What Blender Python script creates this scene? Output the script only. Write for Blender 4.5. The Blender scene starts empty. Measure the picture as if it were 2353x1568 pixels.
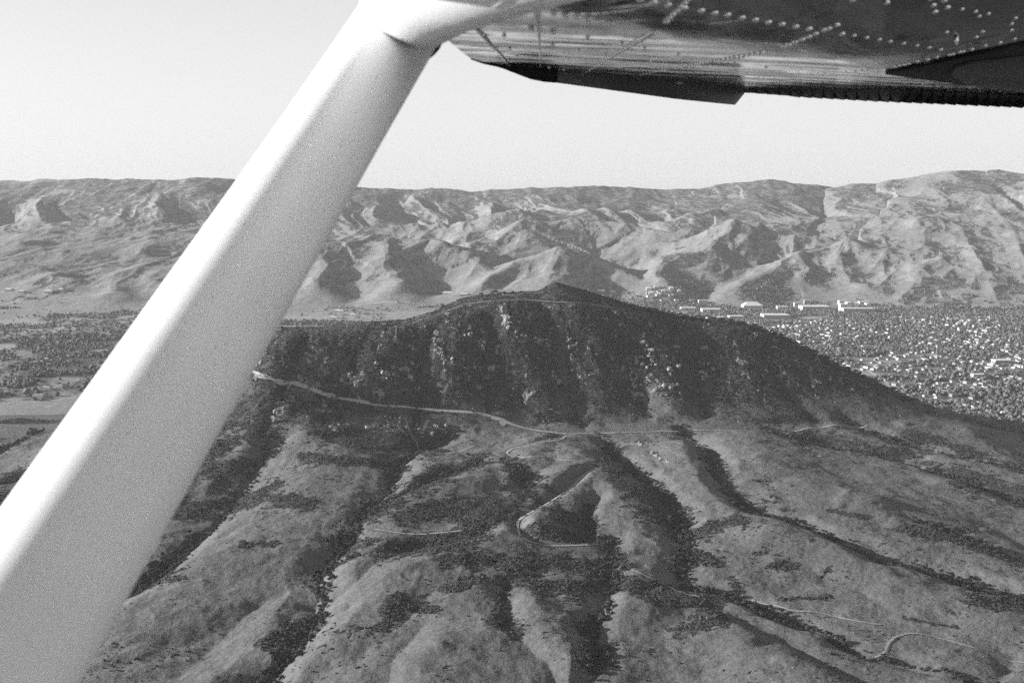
import bpy, math, random
import numpy as np
from math import radians, pi
random.seed(7); rng = np.random.default_rng(7)
S = bpy.context.scene
COL = S.collection

# ------------------------------------------------------------------ camera, sky, sun, exposure
F, CX, CY, HZ = 2800.0, 1176.0, 784.0, 470.0      # focal length / principal point / horizon row, in 2352-wide picture units
CAMZ = 600.0
PITCH = math.atan((CY - HZ) / F)
cp, sp = math.cos(PITCH), math.sin(PITCH)
cam = bpy.data.cameras.new('camera'); camo = bpy.data.objects.new('camera', cam); COL.objects.link(camo)
camo.location = (0, 0, CAMZ); camo.rotation_euler = (pi/2 - PITCH, 0, 0)
cam.lens = 36 * F / 2352; cam.sensor_width = 36; cam.clip_start = 0.05; cam.clip_end = 60000
cam.dof.use_dof = True; cam.dof.focus_distance = 2500; cam.dof.aperture_fstop = 9.0
S.camera = camo

SUN_EL, SUN_BACK = radians(15.5), radians(6)        # sun low on the left, a little beyond the scene
sv = np.array([-math.cos(SUN_BACK)*math.cos(SUN_EL), math.sin(SUN_BACK)*math.cos(SUN_EL), math.sin(SUN_EL)])
sun = bpy.data.lights.new('sun', 'SUN'); suno = bpy.data.objects.new('sun', sun); COL.objects.link(suno)
sun.energy = 4.6; sun.angle = radians(0.5); sun.color = (1, 1, 1)
from mathutils import Vector
suno.rotation_euler = Vector(sv).to_track_quat('Z', 'Y').to_euler(); suno.location = (-200, 100, 900)
W = bpy.data.worlds.new('World'); S.world = W; W.use_nodes = True
nt = W.node_tree; nt.nodes.clear()
sky = nt.nodes.new('ShaderNodeTexSky'); sky.sky_type = 'NISHITA'; sky.sun_disc = False
sky.sun_elevation = SUN_EL; sky.sun_rotation = math.atan2(sv[0], sv[1])
sky.altitude = 100; sky.air_density = 1.0; sky.dust_density = 2.5; sky.ozone_density = 1.0
bw = nt.nodes.new('ShaderNodeRGBToBW'); bg = nt.nodes.new('ShaderNodeBackground'); wo = nt.nodes.new('ShaderNodeOutputWorld')
nt.links.new(sky.outputs[0], bw.inputs[0]); 
# evening haze: the sky pales evenly towards the horizon
wg = nt.nodes.new('ShaderNodeNewGeometry'); wx_ = nt.nodes.new('ShaderNodeSeparateXYZ'); nt.links.new(wg.outputs['Position'], wx_.inputs[0])
def wm(op, a, b=None):
    q = nt.nodes.new('ShaderNodeMath'); q.operation = op
    for i, x in enumerate((a, b)):
        if x is None: continue
        if isinstance(x, (int, float)): q.inputs[i].default_value = x
        else: nt.links.new(x, q.inputs[i])
    return q.outputs[0]
band = wm('ADD', .62, wm('MULTIPLY', wm('EXPONENT', wm('MULTIPLY', wm('POWER', wm('MAXIMUM', wx_.outputs['Z'], 0.0), 2.0), -5.5)), 1.98))
skyv = wm('MULTIPLY', wm('POWER', bw.outputs[0], .24), band)
nt.links.new(skyv, bg.inputs[0]); nt.links.new(bg.outputs[0], wo.inputs[0])
bg.inputs[1].default_value = 0.1
vs = S.view_settings; vs.view_transform = 'Standard'; vs.look = 'None'; vs.gamma = 1; vs.use_curve_mapping = False
vs.exposure = 1.35
S.cycles.use_denoising = False; S.cycles.use_adaptive_sampling = True; S.cycles.adaptive_threshold = 0.03; S.cycles.adaptive_min_samples = 40
S.cycles.max_bounces = 6; S.cycles.volume_bounces = 1; S.cycles.diffuse_bounces = 2

# ------------------------------------------------------------------ helpers
def ray(u, v):
    a = (np.asarray(u, float) - CX) / F; b = (CY - np.asarray(v, float)) / F
    return np.stack([a + 0*b, cp + b*sp + 0*a, -sp + b*cp + 0*a], -1)
def at(u, v, D):                                   # point seen at (u, v), D metres ahead along the ground
    d = ray(u, v); D = np.asarray(D, float)
    p = d / d[..., 1:2] * D[..., None] if D.ndim else d / d[..., 1:2] * D
    p = p.copy(); p[..., 2] += CAMZ
    return p
def at_z(u, v, z):
    d = ray(u, v); t = (np.asarray(z, float) - CAMZ) / d[..., 2]
    p = d * t[..., None] if np.ndim(t) else d*t
    p = p.copy(); p[..., 2] += CAMZ
    return p
def proj(x, y, z):
    q = z - CAMZ
    w = y*cp - q*sp; up = y*sp + q*cp
    w = np.where(w > 1, w, 1)
    return CX + F*x/w, CY - F*up/w
def sstep(a, b, x):
    t = np.clip((x - a) / (b - a), 0, 1); return t*t*(3 - 2*t)

T = rng.random((256, 256)) * 2 - 1
def vn(x, y):
    xi = np.floor(x).astype(np.int64); yi = np.floor(y).astype(np.int64)
    fx = x - xi; fy = y - yi
    x0 = xi & 255; x1 = (xi+1) & 255; y0 = yi & 255; y1 = (yi+1) & 255
    a = T[x0, y0]; b = T[x1, y0]; c = T[x0, y1]; d = T[x1, y1]
    u = fx*fx*fx*(fx*(fx*6-15)+10); w = fy*fy*fy*(fy*(fy*6-15)+10)
    du = 30*fx*fx*(fx*(fx-2)+1); dw = 30*fy*fy*(fy*(fy-2)+1)
    k = a - b - c + d
    return a + (b-a)*u + (c-a)*w + k*u*w, du*((b-a) + k*w), dw*((c-a) + k*u)
def fbm(x, y, o=4, g=0.5):
    s = 0; a = 1; t = 0
    for i in range(o):
        s = s + a*vn(x, y)[0]; t += a; a *= g
        x, y = 1.6*x - 1.2*y + 17.3, 1.2*x + 1.6*y + 5.1
    return s / t
def eroded(x, y, o=7):                             # gradient damped noise: drainage-like relief
    s = 0; b = 1.0; dx = 0; dy = 0
    for i in range(o):
        n, nx, ny = vn(x, y); dx = dx + nx; dy = dy + ny
        s = s + b*n/(1 + dx*dx + dy*dy); b *= 0.5
        x, y = 1.6*x - 1.2*y + 3.7, 1.2*x + 1.6*y + 9.2
    return s
def ridged(x, y, o=4):
    s = 0; b = 1.0; t = 0
    for i in range(o):
        s = s + b*(1 - 2*np.abs(vn(x, y)[0])); t += b; b *= 0.5
        x, y = 1.6*x - 1.2*y + 3.7, 1.2*x + 1.6*y + 9.2
    return s / t

def tps_fit(P, Z):
    n = len(P); d2 = ((P[:, None] - P[None])**2).sum(-1)
    K = 0.5*d2*np.log(d2 + 1e-9) + np.eye(n)*0.001
    A = np.zeros((n+3, n+3)); A[:n, :n] = K; A[:n, n] = 1; A[:n, n+1:] = P; A[n, :n] = 1; A[n+1:, :n] = P.T
    return np.linalg.solve(A, np.concatenate([Z, [0, 0, 0]]))
def tps_eval(P, W_, x, y):
    s = W_[len(P)] + W_[len(P)+1]*x + W_[len(P)+2]*y
    for i in range(len(P)):
        d2 = (x - P[i, 0])**2 + (y - P[i, 1])**2
        s = s + W_[i]*0.5*d2*np.log(d2 + 1e-9)
    return s

def seg_dist(px, py, pts, vals=None):
    """distance to a polyline and the interpolated value along it"""
    best = np.full(np.shape(px), 1e18); val = np.zeros(np.shape(px))
    for i in range(len(pts)-1):
        ax, ay = pts[i][0], pts[i][1]; bx, by = pts[i+1][0], pts[i+1][1]
        vx, vy = bx-ax, by-ay; L = vx*vx + vy*vy + 1e-9
        t = np.clip(((px-ax)*vx + (py-ay)*vy)/L, 0, 1)
        d = (px-ax-t*vx)**2 + (py-ay-t*vy)**2
        m = d < best; best = np.where(m, d, best)
        if vals is not None: val = np.where(m, vals[i]*(1-t) + vals[i+1]*t, val)
    return np.sqrt(best), val

# ------------------------------------------------------------------ terrain: control points of the near land and the dark peak
VAL = 82.0
sky_peak = [(-60,1085,2150),(120,1030,2280),(250,960,2400),(380,900,2500),(500,830,2590),(640,750,2660),(740,750,2690),(850,738,2710),(930,734,2730),
  (1000,714,2760),(1060,684,2780),(1160,671,2800),(1235,668,2800),(1256,656,2800),(1276,647,2800),(1300,655,2800),(1340,665,2800),(1400,684,2800),(1450,699,2795),(1560,724,2785),
  (1650,734,2775),(1720,744,2765),(1800,774,2745),(1880,814,2725),(1960,854,2700),(2060,900,2650),(2150,944,2590),(2250,984,2510),(2352,1028,2430),(2500,1078,2340)]
ctrl = []
for u, v, D in sky_peak:
    p = at(u, v, D); ctrl.append(p)
    k = max(0.0, p[2] - VAL)
    ctrl.append(np.array([p[0]*1.06, D+200, p[2] - 0.42*k])); ctrl.append(np.array([p[0]*1.12, D+420, VAL + 0.16*k]))
for u, v, D in [(470,960,2440),(590,862,2430),(720,906,2420),(850,931,2420),(1000,946,2430),(1130,956,2430),(1220,988,2400),(1300,998,2390),(1500,993,2400),(1640,990,2400),(1830,997,2390),(1990,985,2440),
                (2150,1030,2330),(2300,1075,2230), (1260,800,2610),(1000,830,2560),(750,830,2520),(1500,840,2600),(1700,860,2590),(1880,905,2560),(860,830,2540)]:
    ctrl.append(at(u, v, D))
for u, v, z in [(450,1150,112),(600,1040,160),(760,1050,152),(1000,1040,150),(1290,1020,156),(1240,1100,148),(1450,1060,146),(1600,1040,146),(1800,1050,140),
                (1950,1060,132),(2100,1120,122),(2352,1170,102),(2500,1200,94),(200,1180,106),(0,1210,100),(0,1090,104),(60,1010,106),(-200,1000,100),(560,1200,122),(300,1330,108),
                (700,1180,134),(950,1150,140),(1200,1210,136),(1400,1180,134),(1650,1180,130),(1900,1180,124),(2150,1250,110),(600,1330,116),(900,1300,124),(1200,1320,128),
                (1450,1300,122),(1700,1320,116),(2000,1350,108),(2352,1350,98),(200,1480,102),(500,1480,108),(850,1450,118),(1150,1450,120),(1450,1450,112),(1700,1450,106),
                (2000,1500,100),(2352,1500,98),(2650,1500,92),(-200,1500,96),(100,1700,96),(600,1650,104),(1000,1650,114),(1400,1650,108),(1700,1600,108),(2000,1620,112),
                (2352,1620,108),(2700,1700,95),(0,2200,92),(600,2200,98),(1176,2200,104),(1800,2200,102),(2352,2200,96),(1176,3400,90),(-400,3400,88),(2800,3400,88)]:
    ctrl.append(at_z(u, v, z))
for az in (-50, -38, -30, 30, 38, 50):
    for r in (900, 1700, 2500, 3300):
        ctrl.append(np.array([r*math.sin(radians(az)), r*math.cos(radians(az)), 90 if az > 0 else 96]))
for u in (-300, 0, 300, 600, 900, 1300, 1700, 2100, 2500, 2800):
    ctrl.append(np.array([(u-CX)/F*3500, 3500, VAL]))
ctrl = np.array(ctrl); P2 = ctrl[:, :2]/1000; TW = tps_fit(P2, ctrl[:, 2])
def base_near(x, y):
    z = tps_eval(P2, TW, x/1000, y/1000)
    r = np.hypot(x, y); az = np.degrees(np.arctan2(x, y))
    w = (1 - sstep(3150, 3500, y)) * (1 - sstep(40, 52, np.abs(az))) * sstep(250, 500, r)
    return VAL + (np.maximum(z, 70) - VAL)*w
def drop(pts, fn, lo=300, hi=3350):                # picture points laid onto a height function
    pts = np.array(pts, float); Ds = np.linspace(lo, hi, 400)
    d = ray(pts[:, 0], pts[:, 1]); k = d / d[:, 1:2]
    X = k[:, 0:1]*Ds; Y = Ds + 0*X; Z = CAMZ + k[:, 2:3]*Ds
    H = fn(X, Y); below = Z < H
    i = np.where(below.any(1), below.argmax(1), len(Ds)-1)
    n = np.arange(len(pts)); i0 = np.maximum(i-1, 0)
    a = (Z-H)[n, i0]; b = (Z-H)[n, i]; t = np.clip(a/(a-b+1e-9), 0, 1)
    D = Ds[i0] + (Ds[i]-Ds[i0])*t
    return np.stack([k[:, 0]*D, D], -1)

# gullies: (picture polyline, depth m, half width m, tree density)
GUL = [
 ([(640,1000),(595,1050),(560,1110),(520,1160),(450,1225),(380,1290),(300,1340),(200,1400)], 26, 75, 1.0),
 ([(1030,985),(960,1030),(915,1060),(880,1130),(830,1190),(780,1240),(745,1290),(745,1350),(720,1420),(660,1490),(590,1560),(520,1640)], 25, 66, 1.0),
 ([(1180,1060),(1080,1075),(1000,1100),(900,1150),(850,1185)], 14, 45, .7),
 ([(1225,1090),(1215,1140),(1150,1200),(1060,1245),(960,1262),(860,1280),(760,1300)], 15, 50, .35),
 ([(1370,1150),(1340,1200),(1340,1235)], 14, 40, .1),
 ([(1240,1330),(1160,1340),(1150,1390),(1180,1450),(1240,1510),(1290,1570),(1320,1640)], 11, 50, .0),
 ([(1400,1230),(1400,1290),(1405,1345),(1385,1400),(1352,1450),(1372,1500),(1352,1560),(1330,1640)], 14, 44, .8),
 ([(1380,1000),(1430,1050),(1490,1100),(1545,1150),(1560,1200),(1590,1262),(1555,1300),(1580,1335),(1680,1362),(1760,1398),(1850,1440),(1960,1490),(2150,1530),(2400,1575)], 15, 50, .8),
 ([(1560,985),(1610,1020),(1640,1075),(1670,1125),(1740,1180),(1830,1200),(1930,1238),(2030,1290),(2160,1312),(2280,1345),(2420,1375)], 24, 65, .8),
 ([(1760,990),(1870,1010),(1990,1030),(2120,1060),(2240,1105),(2352,1150),(2500,1200)], 20, 65, .5),
 ([(1950,960),(2080,1010),(2200,1040),(2352,1075),(2500,1110)], 16, 60, .3),
 ([(2080,1200),(2200,1240),(2352,1290),(2500,1320)], 8, 50, .35),
 ([(2250,1330),(2352,1400),(2450,1440)], 8, 40, .2),
 ([(190,950),(90,985),(0,1030),(-120,1080)], 16, 60, .9), ([(150,1060),(60,1095),(-60,1120)], 12, 50, .6),
 ([(-60,1170),(80,1140),(200,1130)], 12, 60, .4),
 ([(620,1370),(520,1450),(400,1540)], 8, 55, .0), ([(960,1450),(900,1540),(860,1640)], 9, 45, .0), ([(1640,1400),(1780,1470),(1900,1530),(2060,1590)], 10, 50, .0),
 ([(700,770),(660,860),(625,940),(600,1020)], 9, 45, .1), ([(860,760),(800,850),(740,960)], 7, 40, .1), ([(1010,740),(960,840),(960,930),(940,1020)], 8, 45, .1),
 ([(1130,730),(1120,860),(1120,950)], 12, 50, .05), ([(1250,720),(1270,820),(1310,930),(1340,990)], 9, 45, .1), ([(1400,760),(1440,860),(1490,960)], 9, 45, .1),
 ([(1600,780),(1600,870),(1620,960)], 8, 55, .1), ([(1760,800),(1800,890),(1870,960)], 10, 60, .05),
]
RID = [  # spurs raised between the gullies
 ([(780,1050),(700,1110),(620,1200),(500,1290),(380,1400)], 12, 70), ([(1290,1010),(1200,1050),(1080,1110),(950,1170),(860,1205)], 12, 60),
 ([(1330,1090),(1250,1160),(1190,1220),(1100,1270),(960,1320),(860,1390),(760,1460)], 14, 60), ([(1290,1020),(1330,1060),(1370,1100),(1430,1170),(1470,1250),(1480,1330)], 10, 50),
 ([(1560,1030),(1620,1110),(1700,1180),(1800,1240),(1950,1300),(2100,1370),(2300,1430)], 12, 60), ([(1700,1000),(1780,1080),(1900,1150),(2050,1200),(2300,1260)], 10, 80),
 ([(1480,1400),(1600,1400),(1650,1440),(1760,1520),(1900,1600)], 13, 60), ([(1230,1400),(1280,1470),(1310,1530)], 8, 40), ([(880,1260),(810,1320),(790,1350)], 12, 40),
 ([(900,1010),(1000,1060),(960,1100)], 6, 40), ([(1040,1390),(980,1480),(960,1600)], 8, 70), ([(1150,1330),(1240,1330),(1330,1370)], 7, 45),
 ([(1190,700),(1200,800),(1260,930)], 12, 40), ([(1310,700),(1370,800),(1400,920)], 10, 40), ([(1060,760),(1040,850),(1050,930)], 10, 40), ([(1480,740),(1530,850),(1560,950)], 12, 45),
 ([(900,770),(880,860),(850,920)], 9, 40),
]
GW = [(drop(g[0], base_near), g) for g in GUL]
RW = [(drop(g[0], base_near), g) for g in RID]

# far ranges: ridge lines (picture u, v, metres ahead), slope
FAR = [
 ([(-500,408,11000),(0,413,10800),(200,412,10700),(400,413,10600),(470,409,10500),(550,413,10500),(700,422,10500),(820,427,10400),(900,430,10400),(960,436,10400),(1000,432,10400),(1080,441,10400),
   (1130,435,10400),(1180,432,10400),(1235,429,10400),(1330,427,10400),(1380,430,10400),(1440,427,10400),(1500,434,10400),(1550,436,10400),(1640,428,10300),(1700,420,10300),(1750,416,10200),(1790,414,10200),
   (1850,422,10200),(1905,430,10200),(1950,424,10100),(2000,420,10000),(2040,422,10000),(2100,405,9900),(2150,398,9800),(2200,393,9700),(2250,397,9700),(2290,394,9700),(2352,400,9600),(2600,410,9500),(2900,430,9400)], .27),
 ([(2330,420,9500),(2300,450,9000),(2240,480,8600),(2170,520,8200),(2080,570,7800)], .4), ([(2290,470,8700),(2330,520,8300),(2420,560,7900)], .4), ([(2240,480,8600),(2120,500,8700),(2010,560,8000)], .38),
 ([(560,640,6800),(640,590,7100),(760,556,7400),(870,546,7500),(1000,556,7500),(1090,598,7150),(1150,640,6700)], .33),
 ([(720,560,7400),(740,610,6900),(720,650,6600)], .36), ([(870,546,7500),(900,600,7000),(930,650,6550)], .36),
 ([(1120,650,6450),(1190,605,6750),(1280,571,6950),(1380,596,6950),(1470,650,6550)], .36), ([(1280,571,6950),(1250,630,6500)], .38),
 ([(1500,650,6450),(1570,600,6950),(1640,560,7400),(1700,514,7900),(1790,545,7700),(1860,540,7700)], .36), ([(1640,560,7400),(1610,620,6800)], .4),
 ([(1690,662,6350),(1780,606,6850),(1860,580,7150),(1950,556,7400),(2030,585,7150),(2090,640,6700)], .36), ([(1950,556,7400),(1960,610,6900),(1990,660,6450)], .4), ([(1860,580,7150),(1850,640,6600)], .4),
 ([(2060,694,6150),(2120,625,6600),(2180,588,6900),(2260,612,6800),(2352,640,6700),(2500,660,6600)], .36), ([(2260,560,7400),(2320,585,7300),(2420,600,7200)], .36),
 ([(820,530,8700),(950,515,8800),(1060,508,8800),(1180,490,8900),(1260,480,9100)], .35), ([(1080,560,7900),(1200,520,8300),(1330,505,8600),(1450,520,8400),(1560,540,8100)], .36),
 ([(1260,500,8900),(1380,485,9200),(1500,480,9300)], .34), ([(1560,500,8900),(1700,480,9200),(1800,470,9500)], .34), ([(1880,520,8600),(2000,505,8800),(2100,470,9200)], .34),
 ([(210,668,6400),(300,625,6800),(400,592,7150),(520,575,7400),(600,570,7500)], .3), ([(360,640,6700),(470,600,7100),(560,600,7100)], .3),
 ([(-200,590,7200),(0,596,7150),(90,610,7000),(190,640,6700)], .28), ([(-200,560,7900),(60,558,7950),(200,548,8200),(300,530,8500),(430,500,9000),(520,498,9100)], .3), ([(330,530,8400),(350,580,7700)], .34),
 ([(100,500,9300),(250,490,9500),(420,470,9800)], .26),
]
def base_far(x, y):
    z = np.full(x.shape, VAL)
    wx = x + 130*fbm(x/700, y/700, 3) + 40*fbm(x/220+7, y/220, 2); wy = y + 130*fbm(x/700+40, y/700+9, 3)
    for pts, sl in FAR:
        q = at(np.array([p[0] for p in pts]), np.array([p[1] for p in pts]), np.array([p[2] for p in pts], float))
        d, v = seg_dist(wx, wy, q[:, :2], q[:, 2])
        c = v - .88*sl*np.maximum(d-18, 0)*(1 - 0.12*np.minimum(d/1500, 1.5))
        k = 22.0
        h = np.clip(.5 + .5*(c - z)/k, 0, 1); z = z*(1-h) + c*h + k*h*(1-h)
    hgt = np.maximum(z - VAL - 14, 0)
    e = eroded(x/520, y/520, 8); rg = ridged(x/300+3, y/300+8, 5); e2 = eroded(x/210+7, y/260+3, 6); rg2 = ridged(x/120+1, y/170+8, 4)
    keep = 1 - 0.75*np.exp(-(np.minimum(np.hypot(x,y)-9400, 0)/1e9)**2)*sstep(9200, 9900, y)
    sx_ = x + .35*(y - 8500) + 160*fbm(x/600+3, y/900, 3)
    fold = ridged(sx_/430 + 11, y/1900 + 2, 2)*.7 + ridged(sx_/190 + 5, y/900, 3)*.3
    fold2 = ridged((x - .25*y)/260 + 150*0, y/620 + 4, 3)
    m_hi = sstep(8300, 9300, y); crest_ = 1 - .75*sstep(-60, 60, y - 10300 + .0*x)
    z = z + hgt**0.8*((0.30*e + .10*rg)*(1-.75*m_hi) + .04*e2) + np.minimum(hgt/120, 1)*(m_hi*85*(fold-.35)*sstep(640, 420, hgt*1.0) + (1-m_hi)*16*fold2 + 12*m_hi*fbm(x/260, y/300, 3)) + sstep(9400, 10000, y)*13*fbm(x/150+9, y/900, 3)
    return np.maximum(z, VAL) , hgt

# polar grid round the viewpoint, fine where the photograph looks
def stepr():
    r = [1.0, 60, 130, 200, 260]
    while r[-1] < 13000:
        q = r[-1]
        if q < 800: d = 22
        elif q < 1100: d = 7
        elif q < 3150: d = 3.8
        elif q < 5800: d = 3.8 + (q-3150)/2650*18
        elif q < 11300: d = 19
        else: d = 120
        r.append(q + d)
    return np.array(r)
R = stepr()
az = np.concatenate([np.arange(-180, -60, 4.0), np.arange(-60, -26, .5), np.arange(-26, 26, .046), np.arange(26, 60, .5), np.arange(60, 180, 4.0)])
AZ = np.radians(az)
AA, RR = np.meshgrid(AZ, R, indexing='ij')
X = RR*np.sin(AA); Y = RR*np.cos(AA)

TRW = []
cq = at(np.array([p[0] for p in sky_peak], float), np.array([p[1] for p in sky_peak], float), np.array([p[2] for p in sky_peak], float))
def near_height(x, y):
    z = base_near(x, y)
    dc_, vc_ = seg_dist(x, y, cq[:, :2], cq[:, 2]); kc_ = np.exp(-(dc_/45)**2)*sstep(130, 170, vc_); calm = 1 - .85*np.exp(-(dc_/60)**2)
    z = z*(1-kc_) + (vc_ - .25*dc_)*kc_
    up = np.zeros(x.shape)
    wx = x + 10*fbm(x/70, y/70, 3); wy = y + 10*fbm(x/70+31, y/70+11, 3)
    for pts, (_, h, w) in RW:
        d, _v = seg_dist(wx, wy, pts); up = np.maximum(up, 1.15*h*np.exp(-(d/w)**2*.8))
    cut = np.zeros(x.shape)
    for pts, (_, h, w, _t) in GW:
        d, _v = seg_dist(wx, wy, pts)
        w = w*.72*(1+.25*fbm(x/120, y/120, 2)); t = np.clip(1 - d/w, 0, 1); c = .66*h*(t**1.3); cut = np.maximum(cut, c) + 0.15*np.minimum(cut, c)
    rel = sstep(75, 105, z); zb0 = z.copy()
    z = z + (up - cut)*rel*calm
    mtn = sstep(165, 230, z)
    z = z + calm*rel*(1-mtn*.6)*(9*eroded(x/190, y/190, 6) + 2.2*fbm(x/26, y/26, 4))
    # ribs running down the steep face
    rib = ridged((x + .35*(y-2500) + 70*fbm(x/160, y/200, 3))/95, y/330, 5)
    z = z + calm*mtn*(6*rib + 2.4*ridged(x/22, y/30, 4))*(1 - .65*sstep(2690, 2770, y + 0*x))
    for pts, w in TRW:                             # tracks are benched into the slope
        d, _v = seg_dist(x, y, pts); k = .92*np.exp(-(d/w)**2); z = z*(1-k) + (zb0 + 1.0)*k
    return z
TRW += [(drop(T_, base_near), w) for T_, w in (
  ([(560,848),(600,862),(640,875),(690,882),(740,905),(800,918),(860,930),(940,936),(1020,944),(1100,950),(1140,960),(1180,976),(1240,990),(1300,997),(1400,995),(1500,992),(1640,989),(1700,986),(1760,990),(1830,996)], 22),
  ([(905,752),(960,738),(1010,722),(1060,703),(1120,693),(1200,688),(1280,694),(1370,702),(1450,712)], 14),
  ([(1370,1075),(1340,1092),(1310,1120),(1260,1155),(1215,1180),(1192,1196),(1190,1215),(1205,1238),(1240,1250),(1290,1254),(1350,1252)], 16),
  ([(860,1216),(930,1226),(1000,1225),(1060,1219)], 16), ([(1300,1001),(1285,1010),(1240,1017),(1190,1028),(1165,1040),(1180,1052)], 16))]
nearm = RR < 3600
Z = np.full(X.shape, VAL)
Z[nearm] = near_height(X[nearm], Y[nearm])
azd = np.degrees(AA)
farm = (RR > 5700) & (np.abs(azd) < 62)
HG = np.zeros(X.shape)
zf, hg = base_far(X[farm], Y[farm])
edge = 1 - sstep(45, 60, np.abs(azd[farm]))
Z[farm] = VAL + (zf - VAL)*edge; HG[farm] = hg*edge
midm = (RR > 3000)
Z = Z + np.where(midm, 3.0*fbm(X/500, Y/500, 3), 0)
back = (np.abs(azd) > 58)
Z = Z + np.where(back, 60*sstep(5000, 9000, RR)*(1+fbm(X/900, Y/900, 4)), 0)

def hgt(x, y):                                     # height of the finished land by bilinear lookup
    x = np.asarray(x, float); y = np.asarray(y, float)
    r = np.hypot(x, y); a = np.arctan2(x, y)
    i = np.clip(np.searchsorted(AZ, a) - 1, 0, len(AZ)-2); j = np.clip(np.searchsorted(R, r) - 1, 0, len(R)-2)
    s = np.clip((a - AZ[i])/(AZ[i+1]-AZ[i]), 0, 1); t = np.clip((r - R[j])/(R[j+1]-R[j]), 0, 1)
    return (Z[i, j]*(1-s) + Z[i+1, j]*s)*(1-t) + (Z[i, j+1]*(1-s) + Z[i+1, j+1]*s)*t

# ------------------------------------------------------------------ ground cover masks (vegetation, rock, bare soil)
U, V = proj(X, Y, Z)
def blob(shapes, u, v, asp=1.7):                   # capsules in picture units laid on the land: [(pts, radius)]
    m = np.zeros(u.shape)
    for pts, r in shapes:
        p = [(a, b*asp) for a, b in pts]
        if len(p) == 1: p = p*2
        d, _ = seg_dist(u, v*asp, p); m = np.maximum(m, np.clip(1.6 - d/r, 0, 1.6))
    return m
SCRUB = [([(1100,1060),(1000,1090),(920,1140),(860,1190)], 40), ([(1190,1080),(1200,1130),(1120,1170),(1010,1180),(930,1190)], 55), ([(1210,1090),(1200,1150),(1120,1200),(1040,1235)], 36),
 ([(900,1255),(1000,1245),(1080,1235)], 45), ([(800,1270),(860,1240)], 26), ([(1280,1180),(1330,1200)], 60), ([(1230,1215),(1300,1235)], 30), ([(1340,1180),(1345,1235)], 34),
 ([(1050,1290),(1150,1290),(1260,1290),(1370,1300)], 42), ([(1100,1330),(1040,1350)], 26), ([(1220,1340),(1330,1350),(1380,1330)], 55), ([(1160,1330),(1150,1400),(1180,1460)], 32),
 ([(1430,1340),(1500,1360),(1620,1370)], 45), ([(1440,1300),(1400,1260)], 20), ([(1480,1130),(1530,1180),(1570,1220)], 55), ([(1420,1100),(1380,1060),(1400,1030)], 30),
 ([(1560,1440),(1620,1430)], 34), ([(1620,1400),(1660,1430)], 20), ([(560,1250),(630,1247)], 18), ([(350,1330),(430,1325)], 34), ([(540,1160),(640,1110)], 26), ([(560,1060),(500,1100)], 34),
 ([(700,1050),(850,1060),(940,1080)], 20), ([(760,1000),(860,1010),(960,1020)], 60), ([(480,1080),(560,1150),(440,1180)], 50), ([(500,1020),(600,1000)], 70), ([(650,1140),(700,1150)], 40),
 ([(1780,1300),(1830,1302)], 16), ([(2210,1215),(2240,1220)], 11), ([(2130,1205)], 12), ([(1740,1270)], 12), ([(1800,1375),(1900,1370)], 14), ([(2250,1380),(2300,1390)], 30), ([(2080,1210),(2200,1240),(2352,1290)], 24),
 ([(2230,1250),(2352,1290)], 26), ([(2080,1420),(2200,1440)], 9), ([(1680,1340),(1700,1360)], 30), ([(1600,1220),(1700,1190)], 24), ([(1570,1270),(1640,1290)], 26), ([(1860,1010),(1960,1020)], 40),
 ([(2000,1030),(2120,1060),(2352,1140)], 34), ([(2100,1000),(2352,1080)], 24), ([(1250,955),(1340,970)], 22), ([(1780,965),(1830,960)], 24), ([(1250,1170),(1200,1110)], 20), ([(900,1380),(1000,1400)], 20),
 ([(920,1370),(880,1440)], 26), ([(600,1480),(700,1420)], 30), ([(1900,1170),(1990,1190)], 10), ([(1400,1480),(1350,1520)], 22), ([(80,960),(0,1000)], 20), ([(60,1090),(0,1110)], 24), ([(0,1140),(80,1130)], 26)]
inn = (RR < 3500) & (np.abs(azd) < 40)
n1 = fbm(X/60, Y/60, 5); n2 = fbm(X/14+50, Y/14, 4); n3 = fbm(X/9, Y/3.2, 3)
veg = np.zeros(X.shape); rock = np.zeros(X.shape); soil = np.zeros(X.shape); dens = np.zeros(X.shape); trees = np.zeros(X.shape)
b = np.zeros(X.shape); b[inn] = blob(SCRUB, U[inn], V[inn])
veg = np.maximum(veg, sstep(.35, 1.15, b + .9*n1 + .6*n2 + .7*n3 - .1) * (b > 0))
veg = np.maximum(veg, inn*sstep(.36, .66, n1*.6 + .55*n2 + .5*n3) * .8)
treem = np.zeros(X.shape)
for pts, g in GW:
    if g[3] <= 0: continue
    d, _ = seg_dist(X[inn] + 8*n1[inn], Y[inn] + 8*n2[inn], pts)
    w = g[2]*(.20 + .30*n1[inn] + .08*n2[inn]); t = sstep(1.3, .6, d/np.maximum(w, 3))*(.25 + .75*sstep(-.3, .12, fbm(X[inn]/55+g[1], Y[inn]/55, 3)))
    veg[inn] = np.maximum(veg[inn], t); treem[inn] = np.maximum(treem[inn], t*g[3])
mtn = sstep(150, 215, Z + 18*n1) * (Y > 2150) * (Y < 3300) * (np.abs(azd) < 30)
veg = np.maximum(veg, mtn*np.clip(.62 + .5*n2 + .3*n1 + .25*n3 - .22*sstep(1050, 650, U), 0, 1))  # thinner scrub pales the left end, painting in its sunlit side
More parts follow.
